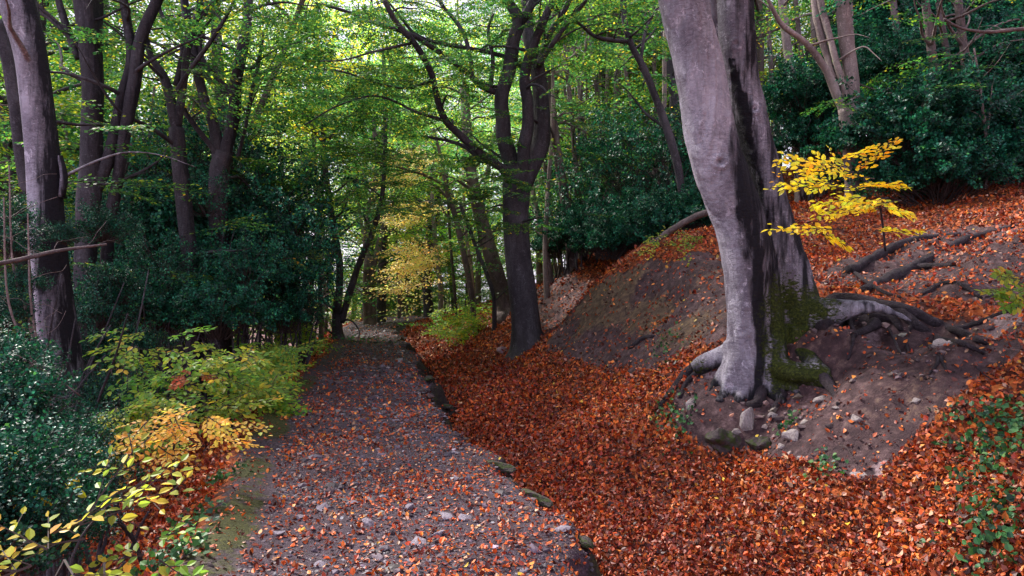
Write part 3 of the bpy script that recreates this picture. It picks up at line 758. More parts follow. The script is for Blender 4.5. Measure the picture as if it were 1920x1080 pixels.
    wd = np.array([6,14,30,36,34,26,20,16,12,10])
    pxx = 960+W[:,0]/W[:,1]*F; pyy = 540-(W[:,2]-CAMZ)/W[:,1]*F
    sx = np.interp(pyy, seam[:,1], seam[:,0]); sw = np.interp(pyy, seam[:,1], wd)
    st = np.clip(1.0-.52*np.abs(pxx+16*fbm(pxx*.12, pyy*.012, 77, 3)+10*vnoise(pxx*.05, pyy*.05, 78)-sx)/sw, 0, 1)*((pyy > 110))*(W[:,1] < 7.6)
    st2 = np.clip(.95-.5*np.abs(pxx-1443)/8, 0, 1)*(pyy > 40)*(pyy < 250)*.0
    wet_shade = np.maximum(wet_shade, st)
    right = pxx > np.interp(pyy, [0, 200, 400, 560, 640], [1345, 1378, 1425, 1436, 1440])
    fis_shade = .46 + .50*fbm(pxx*.10, pyy*.011, 79, 3) + .28*sstep(-.1, .9, Nn[:,0])
    wet_shade = np.where(right, np.maximum(wet_shade, fis_shade), np.maximum(wet_shade, .20*sstep(.2, .9, Nn[:,0])+.22*fbm(pxx*.06, pyy*.01, 80, 3)))  # fissures and dark patches, with shade painted on right-facing bark
    wet_shade = np.maximum(wet_shade, .75*sstep(.28, .0, W[:,2]-H(W[:,0], W[:,1])+.12*vnoise(W[:,0]*9, W[:,2]*9, 31)))
    wet_shade = np.where((pxx > 1545) & (pyy > 540), np.maximum(wet_shade, .50+.5*fbm(W[:,0]*6, W[:,2]*6, 35, 3)), wet_shade)
    mossm = np.zeros(n)
    for (mx, my, rx, ry, s) in [(1510,600,75,85,1.0),(1458,640,26,110,1.0),(1500,705,70,30,.9),(1560,650,50,40,.5),(1290,700,60,40,.55),(1470,700,40,40,1.0),(1545,575,50,20,.5)]:
        mossm = np.maximum(mossm, s*np.clip(1.25-np.hypot((pxx-mx)/rx, (pyy-my)/ry)*.75, 0, 1)*(Nn[:,1] < .6))
    mossm = mossm*np.clip(.92+.9*fbm(W[:,0]*4.5, W[:,2]*3.2, 33, 3), 0, 1.1)
    for nm_, arr in (("aux", wet_shade), ("moss", mossm)):
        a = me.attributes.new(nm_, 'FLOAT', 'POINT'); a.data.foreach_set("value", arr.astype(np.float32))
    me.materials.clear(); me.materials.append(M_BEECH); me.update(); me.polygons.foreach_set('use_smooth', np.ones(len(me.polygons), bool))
    obj("trunk", me, root)
    # surface roots that snake over the bank
    roots = [[(1530,600,46),(1575,572,36),(1640,575,26),(1690,592,24),(1720,620,22),(1760,640,18),(1800,650,13),(1845,668,8)],
             [(1650,577,24),(1700,588,24),(1745,610,24),(1785,622,18),(1830,640,14),(1850,655,7)],
             [(1785,622,15),(1830,612,13),(1880,590,11),(1935,575,10)],
             [(1745,650,14),(1760,680,10),(1735,715,6)],[(1762,668,8),(1775,695,6),(1790,700,4)],
             [(1540,620,40),(1590,608,34),(1640,612,28),(1600,640,16)],
             [(1590,515,24),(1650,480,22),(1710,455,20),(1800,442,14)],
             [(1620,550,26),(1680,520,26),(1740,490,22),(1800,460,20),(1860,440,16),(1940,420,13)],
             [(1680,525,20),(1720,505,16),(1790,500,9)],
             [(1730,555,12),(1770,535,12),(1810,545,12),(1840,560,8)],
             [(1370,690,34),(1330,680,30),(1295,700,26),(1265,730,20),(1238,765,12)],
             [(1330,690,18),(1290,722,14),(1275,750,9)],
             [(1430,735,34),(1420,765,24),(1400,760,14)],[(1440,725,34),(1465,750,22),(1450,775,12)],
             [(1540,712,26),(1562,735,20),(1572,760,10)],
             [(1180,655,10),(1205,640,12),(1225,636,8)],[(1590,600,12),(1600,640,8),(1590,680,5)],[(1660,596,10),(1668,630,7),(1690,665,4)],[(1710,615,9),(1700,650,6),(1716,690,3)],
             [(1630,600,26),(1670,606,22),(1690,625,12)],[(1800,630,8),(1830,690,5),(1860,720,3)],[(1850,560,9),(1890,545,8),(1940,520,7)],[(1600,510,8),(1640,540,9),(1690,560,7)]]
    for i, rt in enumerate(roots):
        rows = []
        for (a, b, wpx) in rt:
            p = G(a, b, 4.5); r = wpx*.82/2/F*p[1]; rows.append([p[0], p[1], p[2]+r*.25, r])
        c = curve(rows, .04)
        nz = np.random.default_rng(i); c[:, 2] += .02*vnoise(c[:,0]*5, c[:,1]*5+i, 7); c[:, 3] *= 1+.35*vnoise(np.arange(len(c))*.35, np.zeros(len(c)), i)
        v, q = tube(c, 12, .12, 50+i); mb = MB(); mb.add(v, q)
        me = mb.mesh("root", M_ROOT, True, base, False)
        a = me.attributes.new("moss", 'FLOAT', 'POINT'); mo = np.clip(.10+.9*vnoise(v[:,0]*2.3, v[:,1]*2.3, 99), 0, 1)*(.5 if i > 4 else .9)
        a.data.foreach_set("value", mo.astype(np.float32)); obj("root", me, root)
    rng = np.random.default_rng(77); pl = []
    for c in range(26):          # unseen boughs of the crown over hollow and path, added to block sky light
        a = rng.uniform(0, 6.28); L = rng.uniform(3, 7.5); q0 = np.array([*P(1280,-400,6.7)]) if c % 2 else np.array([*P(1420,-400,7.4)]); rw = []; d = np.array([math.cos(a), math.sin(a), rng.uniform(.0,.5)])
        for k in range(6): rw.append([*q0, .09*(1-k/6)+.01]); q0 = q0+d*L/5; d = d+rng.standard_normal(3)*.15+np.array([0,0,-.03])
        cc = curve(rw, .3); v, q = tube(cc, 7, .06, c); mb = MB(); mb.add(v, q); obj("bough", mb.mesh("bough", M_BEECH, True, base, False), root)
        pl += along([cc], 13, rng, .3, .6, .3, (1.0,1.8))
    pl = [t for t in pl if (t[0][2]-CAMZ-1.3)/max(t[0][1], .3) > .46 or t[0][1] < 0]
    obj("crown", crown_mesh("crown", pl, 78, PAL_G, .105, False, PROTB, base, False), root)
    return root
big_beech()

# --- forked beech in the middle ----------------------------------------------------------------------
def cr(l):                       # rows read off an enlarged view of x 480-1120, y 0-540 at twice the size
    return [(480+a/2, b/2, w, y) for a, b, w, y in l]
tree("beech_tree", "dark forked beech with ribbed trunk beside the leafy hollow in the middle", 
     [(990,650,68),(986,600,53),(978,540,52),(970,480,48),(966,420,48),(968,370,50),(970,335,52),(972,305,40)],
     [cr([(970,720,30,16),(960,620,30,16),(930,520,30,15.9),(925,450,28,15.9),(920,360,26,15.8),(950,260,26,15.8),(965,150,24,15.7),(985,80,24,15.6),(955,20,18,15.5),(900,-60,14,15.4)]),
      cr([(985,80,20,15.6),(1010,60,18,15.6),(1050,-20,16,15.5),(1090,-90,12,15.4)]),
      cr([(990,720,34,16),(1030,620,38,16.1),(1065,540,36,16.2),(1070,440,32,16.3),(1065,330,30,16.4),(1050,230,28,16.5),(1020,130,24,16.6),(1015,40,20,16.7),(1000,-60,16,16.8)]),
      cr([(1000,660,22,15.9),(1005,560,24,15.7),(1020,460,22,15.6),(1018,380,22,15.5),(1005,300,20,15.5),(1025,210,18,15.4),(1065,110,16,15.3),(1110,10,14,15.2),(1150,-60,10,15.1)]),
      cr([(1060,240,12,15.5),(1130,140,9,15.2),(1190,60,8,15),(1250,-10,6,14.8)]),
      cr([(1060,250,14,16.2),(1100,130,12,16),(1150,50,11,15.9),(1190,-30,9,15.8)]),
      cr([(960,660,20,15.9),(930,635,16,15.7),(860,590,15,15.3),(780,520,14,15),(710,450,14,14.6),(680,370,12,14.3),(655,270,12,14),(600,170,12,13.6),(530,90,11,13.3),(480,0,10,13)]),
      cr([(925,355,12,15.9),(850,325,13,15.6),(800,280,11,15.3),(700,205,10,14.8),(580,130,9,14.2),(440,85,7,13.6),(330,40,6,13.2),(220,10,4,12.8)]),
      cr([(1000,250,11,16),(940,215,9,16),(820,185,8,15.8),(700,165,7,15.5),(600,130,6,15.2),(540,60,5,15),(490,0,4,14.8)]),
      cr([(880,335,8,15.7),(888,220,8,15.7),(870,120,6,15.8),(890,50,5,15.8)]),
      cr([(812,290,9,15.4),(800,200,8,15.4),(770,110,8,15.4),(690,10,6,15.3),(660,-40,5,15.2)]),
      cr([(930,650,12,16),(900,610,12,16.2),(840,600,9,16.4),(800,560,8,16.5),(730,530,6,16.6),(620,510,5,16.8)]),
      cr([(700,450,7,14.6),(600,420,5,14.2),(520,380,4,13.9),(430,360,4,13.6),(300,400,3,13.2),(180,470,2.5,12.8)]),
      cr([(660,300,6,14.2),(560,330,5,14),(450,310,4,13.8),(330,270,3,13.5),(230,260,2.5,13.2)]),
      cr([(590,160,6,13.6),(500,180,5,13.2),(420,200,4,12.8),(330,225,3,12.5),(240,230,2.5,12.2)])],
     16, M_BARKD, 101, sprays=170, nside=46, sides=10, off=.65, leaf=.06, scale=(.5,1.0), wet_shade=.5, moss=.35, ln=(.8, 2.2),
     extra=lambda rng: cloud(500,930,0,300,12.5,17,90,(.5,1.0))(rng)+cloud(850,990,310,420,14,15.5,16,(.4,.7))(rng)+cloud(560,900,260,400,13,17,45,(.5,.9))(rng)+cloud(660,900,0,200,15,19,70,(.6,1.1))(rng))

# --- left trunks ----------------------------------------------------------------------------------------
tree("beech_tree", "smooth grey beech trunk at the far left, thickest on that side", [(150,950,92),(128,820,78),(115,700,70),(104,600,64),(94,500,60),(86,400,58),(80,300,56),(70,200,54),(58,100,54),(36,10,62),(20,-60,66)],
     [[(116,370,12,8),(120,330,13,8),(114,300,10,8),(113,292,8,8)], [(40,20,50,8),(20,-60,44,8),(-20,-200,36,8)], [(20,-20,34,8),(60,-120,28,8.2),(90,-250,24,8.4)]], 8, M_BEECH, 111, "trees at the left of the path", sprays=10, nside=5, sides=20, leaf=.055, scale=(.4,.8), off=.5, rough=.05, moss=.3, wet_shade=.9)
tree("sycamore_tree", "leaning dark stem partly cut by the left picture edge", [(70,420,18),(48,350,20),(38,280,22),(30,200,24),(14,110,22),(-5,40,22)], [], 9.5, M_BARKD, 112, "trees at the left of the path", sprays=12, nside=5, sides=12, leaf=.06)
tree("beech_tree", "twin-columned brown trunk second from the left with a slanting side stem", [(160,640,44),(160,540,38),(163,440,36),(168,380,42),(172,310,38),(172,240,36),(174,160,36),(168,80,38),(160,0,42),(150,-90,44)],
     [[(196,560,20,11.3),(205,430,22,11.2),(222,330,20,11.1),(238,230,22,11),(252,150,24,11),(262,80,22,11),(290,10,20,11),(330,-80,18,11)],
      [(178,360,22,11),(200,310,22,11),(212,260,20,11),(228,190,20,11),(246,110,18,11),(238,40,16,11),(225,-40,14,11)],
      [(178,80,20,11.1),(180,20,24,11.2),(182,-50,20,11.2)],
      [(146,110,10,11),(128,60,14,11),(110,0,12,11),(100,-60,10,11)],
      [(150,90,8,11),(110,50,8,10.9),(70,15,6,10.8),(40,-30,5,10.7)]], 11, M_BARKD, 113, "trees at the left of the path", sprays=34, nside=16, sides=14, leaf=.06, scale=(.4,.9), wet_shade=.75)
tree("ivy_clad_tree", "dark multi-stemmed tree rising out of holly, its right fork reaching straight up", [(415,620,34),(412,480,34),(410,380,34),(412,320,36),(420,285,34)],
     [[(420,300,24,13),(438,220,22,13),(442,160,22,13),(455,90,20,13),(464,30,18,13),(467,-60,16,13)],
      [(412,320,24,13),(402,240,20,13),(382,180,18,13),(365,110,18,13),(352,50,16,13),(340,-50,14,13)],
      [(437,182,13,13),(412,150,11,13),(380,112,10,13),(372,60,8,13)],
      [(418,305,10,13),(385,260,10,12.8),(350,215,9,12.6),(338,180,8,12.5)],
      [(460,130,7,13),(480,122,7,12.8),(488,95,5,12.6),(494,60,4,12.6)]], 13, M_BARKD, 114, "trees at the left of the path", wet_shade=.7, sprays=40, nside=16, sides=12, leaf=.06, pal=PAL_G)
tree("ivy_clad_tree", "crooked dark tree in holly just left of the straight right fork", [(365,620,30),(358,500,28),(345,380,28),(335,300,28),(330,240,26)],
     [[(332,250,18,12),(318,180,18,12),(306,140,16,12),(285,110,12,12),(270,60,10,12)],
      [(332,240,16,12),(345,150,14,12),(352,90,13,12),(372,20,12,12),(380,-50,10,12)],
      [(330,160,10,12),(345,80,10,12.1),(330,60,8,12.2),(300,20,7,12.3),(290,-50,6,12.3)],
      [(320,190,9,12),(350,140,8,11.8),(390,85,8,11.6),(430,20,6,11.5),(445,-20,5,11.4)]], 12, M_BARKD, 115, "trees at the left of the path", wet_shade=.7, sprays=34, nside=14, sides=12, leaf=.06)
tree("birch_tree", "bent branch stem rising right of the straight fork among leaves", [(445,300,7),(460,240,6),(470,180,7),(485,120,6),(494,70,4)], [], 13.5, M_BARKD, 116, "trees at the left of the path", cat="tree", sprays=14, nside=6, sides=8, ground=False, leaf=.06)
tree("beech_tree", "dark twin tree left of the path bend, stems parting low in a V", [(634,628,22),(632,610,20),(634,560,15)],
     [[(634,575,14,21),(637,500,14,21),(626,430,13,21),(614,350,12,21),(606,280,11,21),(607,225,8,21)],
      [(640,605,12,21),(655,550,13,21),(675,490,12,21),(700,430,11,21),(716,370,9,21),(722,280,8,21),(722,180,8,21),(718,80,6,21)],
      [(612,270,4,21),(640,230,4,20.5),(680,200,3,20)],[(606,270,4,21),(585,240,4,20.5),(575,215,3,20)]], 21, M_BARKD, 117, sprays=60, nside=22, sides=10, leaf=.085, protos=PROTB,
     extra=cloud(560,760,120,420,18,23,110))
tree("slender_tree", "thin upright trunk left of the dark twin tree", [(602,610,9),(600,540,9),(598,460,8),(600,380,7),(590,300,6),(585,200,5)], [], 23, M_BARKM, 118, sprays=34, nside=14, sides=8, leaf=.085, protos=PROTB)
tree("slender_tree", "thin leaning trunk between holly and the dark twin tree", [(588,640,9),(578,590,8),(570,520,8),(556,450,7),(540,380,6),(525,330,5)], [], 19, M_BARKD, 119, sprays=24, nside=10, sides=8, leaf=.08, protos=PROTB)
tree("beech_tree", "stout trunk standing right at the bend where the path disappears", [(693,612,26),(692,575,24),(692,520,22),(694,480,20)],
     [[(692,500,14,30),(686,460,10,30),(690,400,9,30),(705,320,8,30),(700,220,7,30)],[(700,500,12,30),(712,450,10,30),(728,400,9,30),(735,370,8,30),(750,280,7,30)]], 30, M_BARKM, 120, sprays=80, nside=26, sides=10, leaf=.11, protos=PROTB, off=1.0, scale=(.9,1.6), ln=(1.5,3.5))
tree("beech_tree", "dark trunk close behind the stout one at the path bend", [(714,608,20),(716,540,18),(718,470,14),(720,400,12),(716,300,9),(726,200,8)], [], 32, M_BARKD, 121, sprays=60, nside=20, sides=10, leaf=.11, protos=PROTB, off=1.0, scale=(.9,1.6), ln=(1.5,3.5))
tree("beech_tree", "two-toned trunk in the gap beyond the path end", [(803,600,18),(802,540,17),(803,480,16),(806,400,12),(812,300,10)], [[(808,470,9,38),(818,400,8,38),(828,320,7,38)]], 38, M_BARKD, 122, sprays=70, nside=24, sides=10, leaf=.12, protos=PROTB, off=1.1, scale=(1,1.8), ln=(1.5,3.5), pal=PAL_YG)
tree("slender_tree", "pale thin trunk right of the two-toned one beyond the path end", [(827,600,11),(826,540,10),(818,470,9),(812,400,8),(808,320,6)], [], 35, M_BARKP, 123, sprays=30, nside=10, sides=8, leaf=.12, protos=PROTB, pal=PAL_YG, scale=(.9,1.5))
tree("slender_tree", "very thin pale trunk in the bright gap left of centre", [(748,600,6),(748,540,6),(744,480,6),(740,400,5),(735,340,4)], [], 36, M_BARKM, 124, sprays=24, nside=8, sides=8, leaf=.12, protos=PROTB, pal=PAL_YG, scale=(.9,1.5))
tree("slender_tree", "thin brown trunk leaning left beside the yellow sprays", [(888,592,11),(882,540,11),(868,470,11),(852,400,10),(838,360,8),(828,300,7),(812,240,6)],
     [[(838,350,7,22),(800,330,5,21.5),(740,312,4,21),(690,300,3,20.5)],[(852,400,5,22),(846,380,5,22),(800,330,3,22.4)]], 22, M_BARKM, 125, sprays=34, nside=16, sides=8, leaf=.09, protos=PROTB)
tree("slender_tree", "crooked thin stem just left of the middle beech trunk", [(926,560,8),(915,520,8),(895,470,7),(880,430,7),(862,380,6)], [], 21, M_BARKD, 126, sprays=14, nside=6, sides=8, leaf=.09, protos=PROTB)
tree("beech_tree", "broad grey trunk leaning left behind the middle beech", [(948,580,36),(938,540,30),(924,490,28),(910,440,26),(895,380,24),(882,310,22),(876,250,20),(870,160,16)], [], 22, M_BARKM, 127, sprays=40, nside=16, sides=12, leaf=.085, protos=PROTB)
GR_ = "trees behind the middle beech on its right"
for i, (lb, tr, Y, mt) in enumerate([
    ("curving brown trunk directly right of the middle beech, leaning left as it rises", [(1072,500,20),(1068,430,19),(1054,340,18),(1042,270,17),(1034,200,16),(1024,130,14),(1010,40,12)], 19, M_BARKM),
    ("straight thin trunk right of the curving brown trunk", [(1088,470,10),(1084,400,10),(1080,320,9),(1072,220,9),(1062,120,8),(1058,20,7)], 21, M_BARKM),
    ("pale thin trunk leaning left close to the middle beech", [(1030,500,10),(1020,450,10),(1008,400,9),(998,350,8),(990,280,7)], 20, M_BARKP),
    ("slim grey trunk between middle beech and curving brown trunk", [(1050,490,10),(1040,440,9),(1030,390,8),(1024,330,8),(1018,250,7)], 24, M_BARKM),
    ("tall straight grey trunk left of the bowed tree", [(1160,470,14),(1156,400,14),(1155,330,14),(1156,240,13),(1158,140,12),(1160,40,11)], 25, M_BARKM),
    ("grey trunk thinning upward halfway to the bowed tree", [(1112,480,10),(1108,400,10),(1102,320,9),(1090,200,8),(1076,90,7)], 24, M_BARKM),
    ("thin slanting trunk just left of the bowed tree's foot", [(1212,420,9),(1208,360,9),(1200,290,8),(1188,220,8),(1176,150,7),(1165,90,5)], 23, M_BARKM),
    ("faint trunk seen past the left side of the bowed tree", [(1238,440,9),(1234,360,9),(1230,270,8),(1228,180,7),(1220,60,6)], 28, M_BARKD),
    ("upright trunk immediately left of the big double beech", [(1272,430,18),(1270,350,17),(1266,270,16),(1262,180,15),(1250,90,14),(1236,10,12)], 21, M_BARKD)]):
    tree("slender_tree", lb, tr, [], Y, mt, 130+i, GR_, sprays=12, nside=8, sides=10, leaf=.09, protos=PROTB, off=.9)
tree("bowed_tree", "dark bowed tree with long arching branch pointing left, before the big beech", [(1286,420,14),(1280,370,14),(1268,300,16),(1250,240,16),(1232,190,14),(1208,130,13),(1182,80,12),(1170,30,11),(1168,-40,10)],
     [[(1178,78,8,16),(1150,76,8,15.8),(1115,68,7,15.6),(1088,46,5,15.4),(1070,38,4,15.2)],[(1200,130,7,16),(1210,60,6,16),(1235,10,5,16),(1260,-30,4,16)]], 16, M_BARKD, 140, sprays=34, nside=14, sides=10, leaf=.065, scale=(.5,1))
tree("beech_tree", "pale brown tree with stems fanning up behind the yellow leaves", [(1597,350,26),(1594,300,24),(1590,240,28),(1590,205,34)],
     [[(1594,240,24,15),(1600,190,24,15),(1594,120,26,15),(1584,50,26,15),(1576,-20,26,15),(1570,-100,24,15)],
      [(1585,215,18,15),(1568,175,16,15),(1545,125,13,14.9),(1510,80,11,14.8),(1470,50,10,14.7),(1450,20,8,14.6),(1436,-10,6,14.5)],
      [(1590,185,14,15),(1572,130,12,15),(1556,70,12,15.1),(1540,10,12,15.2),(1530,-60,10,15.2)],
      [(1570,170,10,15),(1552,110,12,15.2),(1535,50,14,15.3),(1525,-20,14,15.4)]], 15, M_BARKP, 141, sprays=14, nside=6, sides=12, leaf=.07, rough=.09)
GQ = "trunks on the slope right of the big beech"
for i, (lb, tr, Y, mt) in enumerate([
    ("pale trunk right of the big double beech, leaning left", [(1500,330,18),(1492,230,17),(1486,160,16),(1476,90,16),(1466,0,15),(1460,-60,14)], 18, M_BARKP),
    ("thin trunk close against the big double beech's right side", [(1462,330,12),(1456,250,11),(1450,180,10),(1444,100,9),(1440,20,8)], 20, M_BARKM),
    ("twin thin trunk between pale trunk and fanning tree", [(1520,320,11),(1514,240,11),(1508,150,10),(1500,80,9),(1492,0,8)], 21, M_BARKM),
    ("slim trunk just left of the fanning pale brown tree", [(1545,330,10),(1536,240,9),(1524,160,9),(1512,90,8)], 22, M_BARKD)]):
    tree("slender_tree", lb, tr, [], Y, mt, 150+i, GQ, sprays=9, nside=6, sides=10, leaf=.09, protos=PROTB, off=.9, pal=PAL_YG if i % 2 else PAL_G)
GD = "dark trunks in the evergreen thicket at upper right"
for i, (lb, tr, Y, mt) in enumerate([
    ("brown trunk leaning in the dark thicket, leftmost there", [(1764,230,16),(1756,150,15),(1746,90,15),(1738,20,14),(1725,-60,12)], 14.8, M_BARKM),
    ("second brown trunk from left in the dark thicket", [(1790,220,12),(1780,130,11),(1768,60,11),(1756,-20,10)], 15.6, M_BARKM),
    ("straighter trunk in the dark thicket near the pale sapling", [(1822,260,16),(1815,160,15),(1806,80,14),(1796,0,14)], 15.2, M_BARKM)]):
    tree("slender_tree", lb, tr, [], Y, mt, 160+i, GD, sprays=10, nside=8, sides=10, leaf=.08, pal=PAL_H)
tree("sapling", "pale bare sapling standing before the dark thicket at right", [(1848,352,7),(1850,300,6),(1848,250,6),(1842,200,5),(1836,150,4),(1826,90,3)], [[(1850,265,3,13.5),(1856,210,3,13.5),(1860,160,2,13.5)]], 13.5, M_BARKP, 164, sprays=0, nside=8, sides=8, ln=(.4,1.0), cat="sapling")

# --- bare sticks, logs -------------------------------------------------------------------------------
def stick(name, label, rows, mat, cat, sub=0, grp=None):
    c = curve([[*P(a, b, y), w_/2/F*y] for a, b, w_, y in rows], .05)
    v, q = tube(c, 8, .12, 5); mb = MB(); mb.add(v, q)
    rng = np.random.default_rng(len(label))
    for s in (side_branches(c, sub, rng, (.15, .5), .3) if sub else []):
        s[:, 3] = np.maximum(s[:, 3]*.5, .002); v, q = tube(s, 5, .05, 5); mb.add(v, q)
    o = c[0,:3]; ob = obj(name, mb.mesh(name, mat, True, o, False), None, o); return tag(ob, label, cat, grp)
stick("fallen_log", "mossy fallen log resting on the bank left of big beech", [(1225,455,9,13.2),(1262,430,13,12.8),(1300,408,13,12.4),(1335,396,12,12.1),(1350,400,9,12)], M_BARKM, "log")
stick("dead_branch", "long bare branch entering from the left edge in front of the grey trunk", [(-30,500,9,5.5),(40,486,9,5.6),(100,472,7,5.7),(160,463,5,5.8),(200,458,4,5.9)], M_BARKM, "branch", 5)
stick("dead_branch", "thin broken branch in the holly at left, lower down", [(-20,640,4,5),(40,672,5,5.1),(90,700,5,5.2),(150,742,3,5.3)], M_BARKM, "branch", 6)
stick("dead_stick", "twisted bare stick with crook on the leafy verge, bottom left", [(212,968,7,4.0),(235,990,9,4.0),(255,1020,9,4.0),(266,1060,8,4.0)], M_ROOT, "stick", 2)
stick("dead_stick", "rusty brown bent stick under the left holly", [(165,870,10,5),(190,880,11,5),(196,910,9,5),(190,950,8,5)], M_BARKM, "stick", 5)
stick("dead_branch", "bare branch crossing the dark thicket at upper right edge", [(1770,35,4,13),(1800,52,5,13),(1850,60,6,13),(1900,56,7,13),(1960,50,8,13)], M_BARKM, "branch", 5)
for i, (x0, y0, x1, y1) in enumerate([(70,800,15,560),(95,850,60,590),(60,720,25,500)]):
    stick("bare_stem", ["thin pale stem leaning left across the foot of the far-left grey trunk", "thin pale stem rising right beside the far-left grey trunk", "thin pale stem standing tallest at the left picture edge"][i], [(x0,y0,7,6.4+i*.3),((x0+x1)/2+14,(y0+y1)/2,5,6.4+i*.3),(x1,y1,4,6.3+i*.3),(x1-8,y1-190,2.5,6.2+i*.3)], M_BARKP, "stem", 8, "thin pale stems at far left")

# ------------------------------------------------------------------ holly and evergreen thickets
def holly_mesh(name, seed, rad, nclump, per, leaf, pal=PAL_H, mat=None, six=False):
    rng = np.random.default_rng(seed); mb = MB()
    for _ in range(nclump):
        d = unit(rng.standard_normal(3)); d[2] = abs(d[2])*.9-.15; d = d*(.62+.75*float(vnoise(np.arctan2(d[1],d[0])*1.4+seed, d[2]*2.2, seed))+.35)
        c = d*np.array(rad)*(rng.random()**.45)*(1.0 if rng.random() < .8 else rng.uniform(1.1, 1.5)); c[2] += rad[2]*.15
        # a shoot: leaves spiral round short twigs
        ax = unit(d+rng.standard_normal(3)*.5+np.array([0,0,.25])); n = per
        t = rng.random(n); L = rng.uniform(.25,.5); a = rng.random(n)*6.28
        pr = unit(rng.standard_normal((n,3))); pr = unit(pr-ax*(pr@ax)[:, None])
        pos = c+ax*(t*L)[:, None]+pr*(.03+.10*(1-t)*rng.random(n))[:, None]
        dr = unit(pr+ax*.5+rng.standard_normal((n,3))*.3); nm = unit(ax+rng.standard_normal((n,3))*.6+np.array([0,0,.5]))
        V, Q, k = leaves(pos, dr, nm, leaf*rng.uniform(.7,1.2,n), 1.0, six)
        cc = pick(rng, pal, n, .25)*(1+.5*rng.uniform(-1,1)); mb.add(V, Q, np.repeat(np.clip(cc,.003,.8), k, 0), 0)
        if rng.random() < .5:
            q0 = np.array([c[0]*.3, c[1]*.3, max(-rad[2]*.3, c[2]-.8)]); cv = curve([[*q0,.012],[*((q0+c)/2+rng.standard_normal(3)*.08),.008],[*(c+ax*L),.003]], .3)
            v, q = tube(cv, 4, 0, 0); mb.add(v, q, (1,1,1), 1)
    return mb.mesh(name, [mat or M_HOLLY, M_TWIG], False)
HOL = [holly_mesh("leaves", 200+i, (1.1,1.1,1.1), 150, 60, .06, six=False) for i in range(3)]
HOLB = [holly_mesh("leaves", 210+i, (1.6,1.4,1.4), 300, 70, .075) for i in range(3)]
HOLS = [holly_mesh("leaves", 230+i, (1.2,1.1,1.3), 70, 34, .062) for i in range(2)]
HOLN = [holly_mesh("leaves", 220+i, (.6,.6,.55), 120, 50, .040, six=True) for i in range(2)]
def shrub_stems(seed, hgt):
    rng = np.random.default_rng(seed); mb = MB()
    for _ in range(5):
        p = np.array([rng.normal(0,.1), rng.normal(0,.1), -hgt]); d = unit(np.array([rng.normal(0,.25), rng.normal(0,.25), 1])); rows = []
        for k in range(5): rows.append([*p, .022*(1-k/6)]); p = p+d*hgt/4.4; d = unit(d+rng.standard_normal(3)*.12)
        v, q = tube(curve(rows, .2), 6, .1, seed); mb.add(v, q)
    return mb.mesh("stems", M_BARKD, True, None, False)
def shrub(name, label, px, py, Y, me, s=1.0, grp=None, cat="shrub", color=None, seed=0, zs=1.0):
    p = P(px, py, Y); gz = H(p[0], p[1]); root = empty(name, (p[0], p[1], gz), label, cat, grp)
    lf = obj("leaves", me, root, (0, 0, max(p[2]-gz, .2))); lf.scale = (s, s, s*zs); lf.rotation_euler = (0, 0, seed*1.7)
    if color: lf.color = (*color, 1)
    if p[2]-gz > .5: obj("stems", shrub_stems(seed, p[2]-gz), root, (0, 0, p[2]-gz))
    return root
GH = "dark holly bushes left of the path"
hol_left = [(310,440,13.4,1.1,1),(400,430,14,1.2,1),(480,450,14,1.1,1),(340,340,14.5,1.2,2),(430,330,14.5,1.2,2),(500,360,14.5,1.1,2),(250,530,12.6,1.0,1),(380,540,12.4,1.0,1),(470,550,12.6,1.0,1),(530,530,13,.9,1),
            (530,605,12.6,.7,1),(300,600,11.2,.8,1),(230,600,10.8,.8,1),(410,610,11,.8,1),(290,330,14,1.1,2),(540,440,14,1.1,2),(190,500,12.8,.9,2),(355,480,13.8,1.2,1),(440,500,13.9,1.2,1),(570,480,13.5,.9,2),(240,430,13.4,1.0,2),
            (390,385,12.6,.6,2),(470,520,11.6,.6,2),(340,540,11.4,.6,2),(300,500,11.6,.6,2),(560,560,13,.8,2),(440,420,15.5,1.6,2),(350,420,15.5,1.6,2)]
for i, (a, b, Y, s, kd) in enumerate(hol_left):
    shrub("holly_bush", "dark holly", a, b, Y, (HOLB[i % 3], HOL[i % 3], HOLS[i % 2])[kd], s*(.62, .85, .9)[kd], GH, seed=i, color=(1.4,1.7,1.4))
GL = "holly sprays at the left foreground"
hn = [(30,860,4.4,.5),(120,860,5.4,.5),(200,840,6.0,.5),(60,960,3.6,.5),(150,930,4.6,.4),(20,1040,3.2,.5),(215,760,7.6,.6),(25,470,7,.4),(10,420,7.2,.4),(120,450,7.4,.28),(190,440,8.5,.5),(130,1010,3.8,.35),
      (-10,760,4.6,.6),(20,800,4.6,.45),(95,900,4.2,.4),(-20,930,3.3,.5),(5,690,5.8,.5),(190,680,8.6,.6),(185,600,9,.6),(215,560,9.4,.7),(250,660,8.8,.5),(0,600,6.6,.45),(45,540,7.0,.3),(60,740,5.6,.35)]
for i, (a, b, Y, sc_) in enumerate(hn):
    shrub("holly_bush", "blue-green holly growing round the foot of the far-left grey trunk", a, b, Y, HOLN[i % 2], sc_, GL, seed=i*3, color=(1.0,1.2,1.05))
GX = "dark evergreen bushes between the middle beech and the big beech"
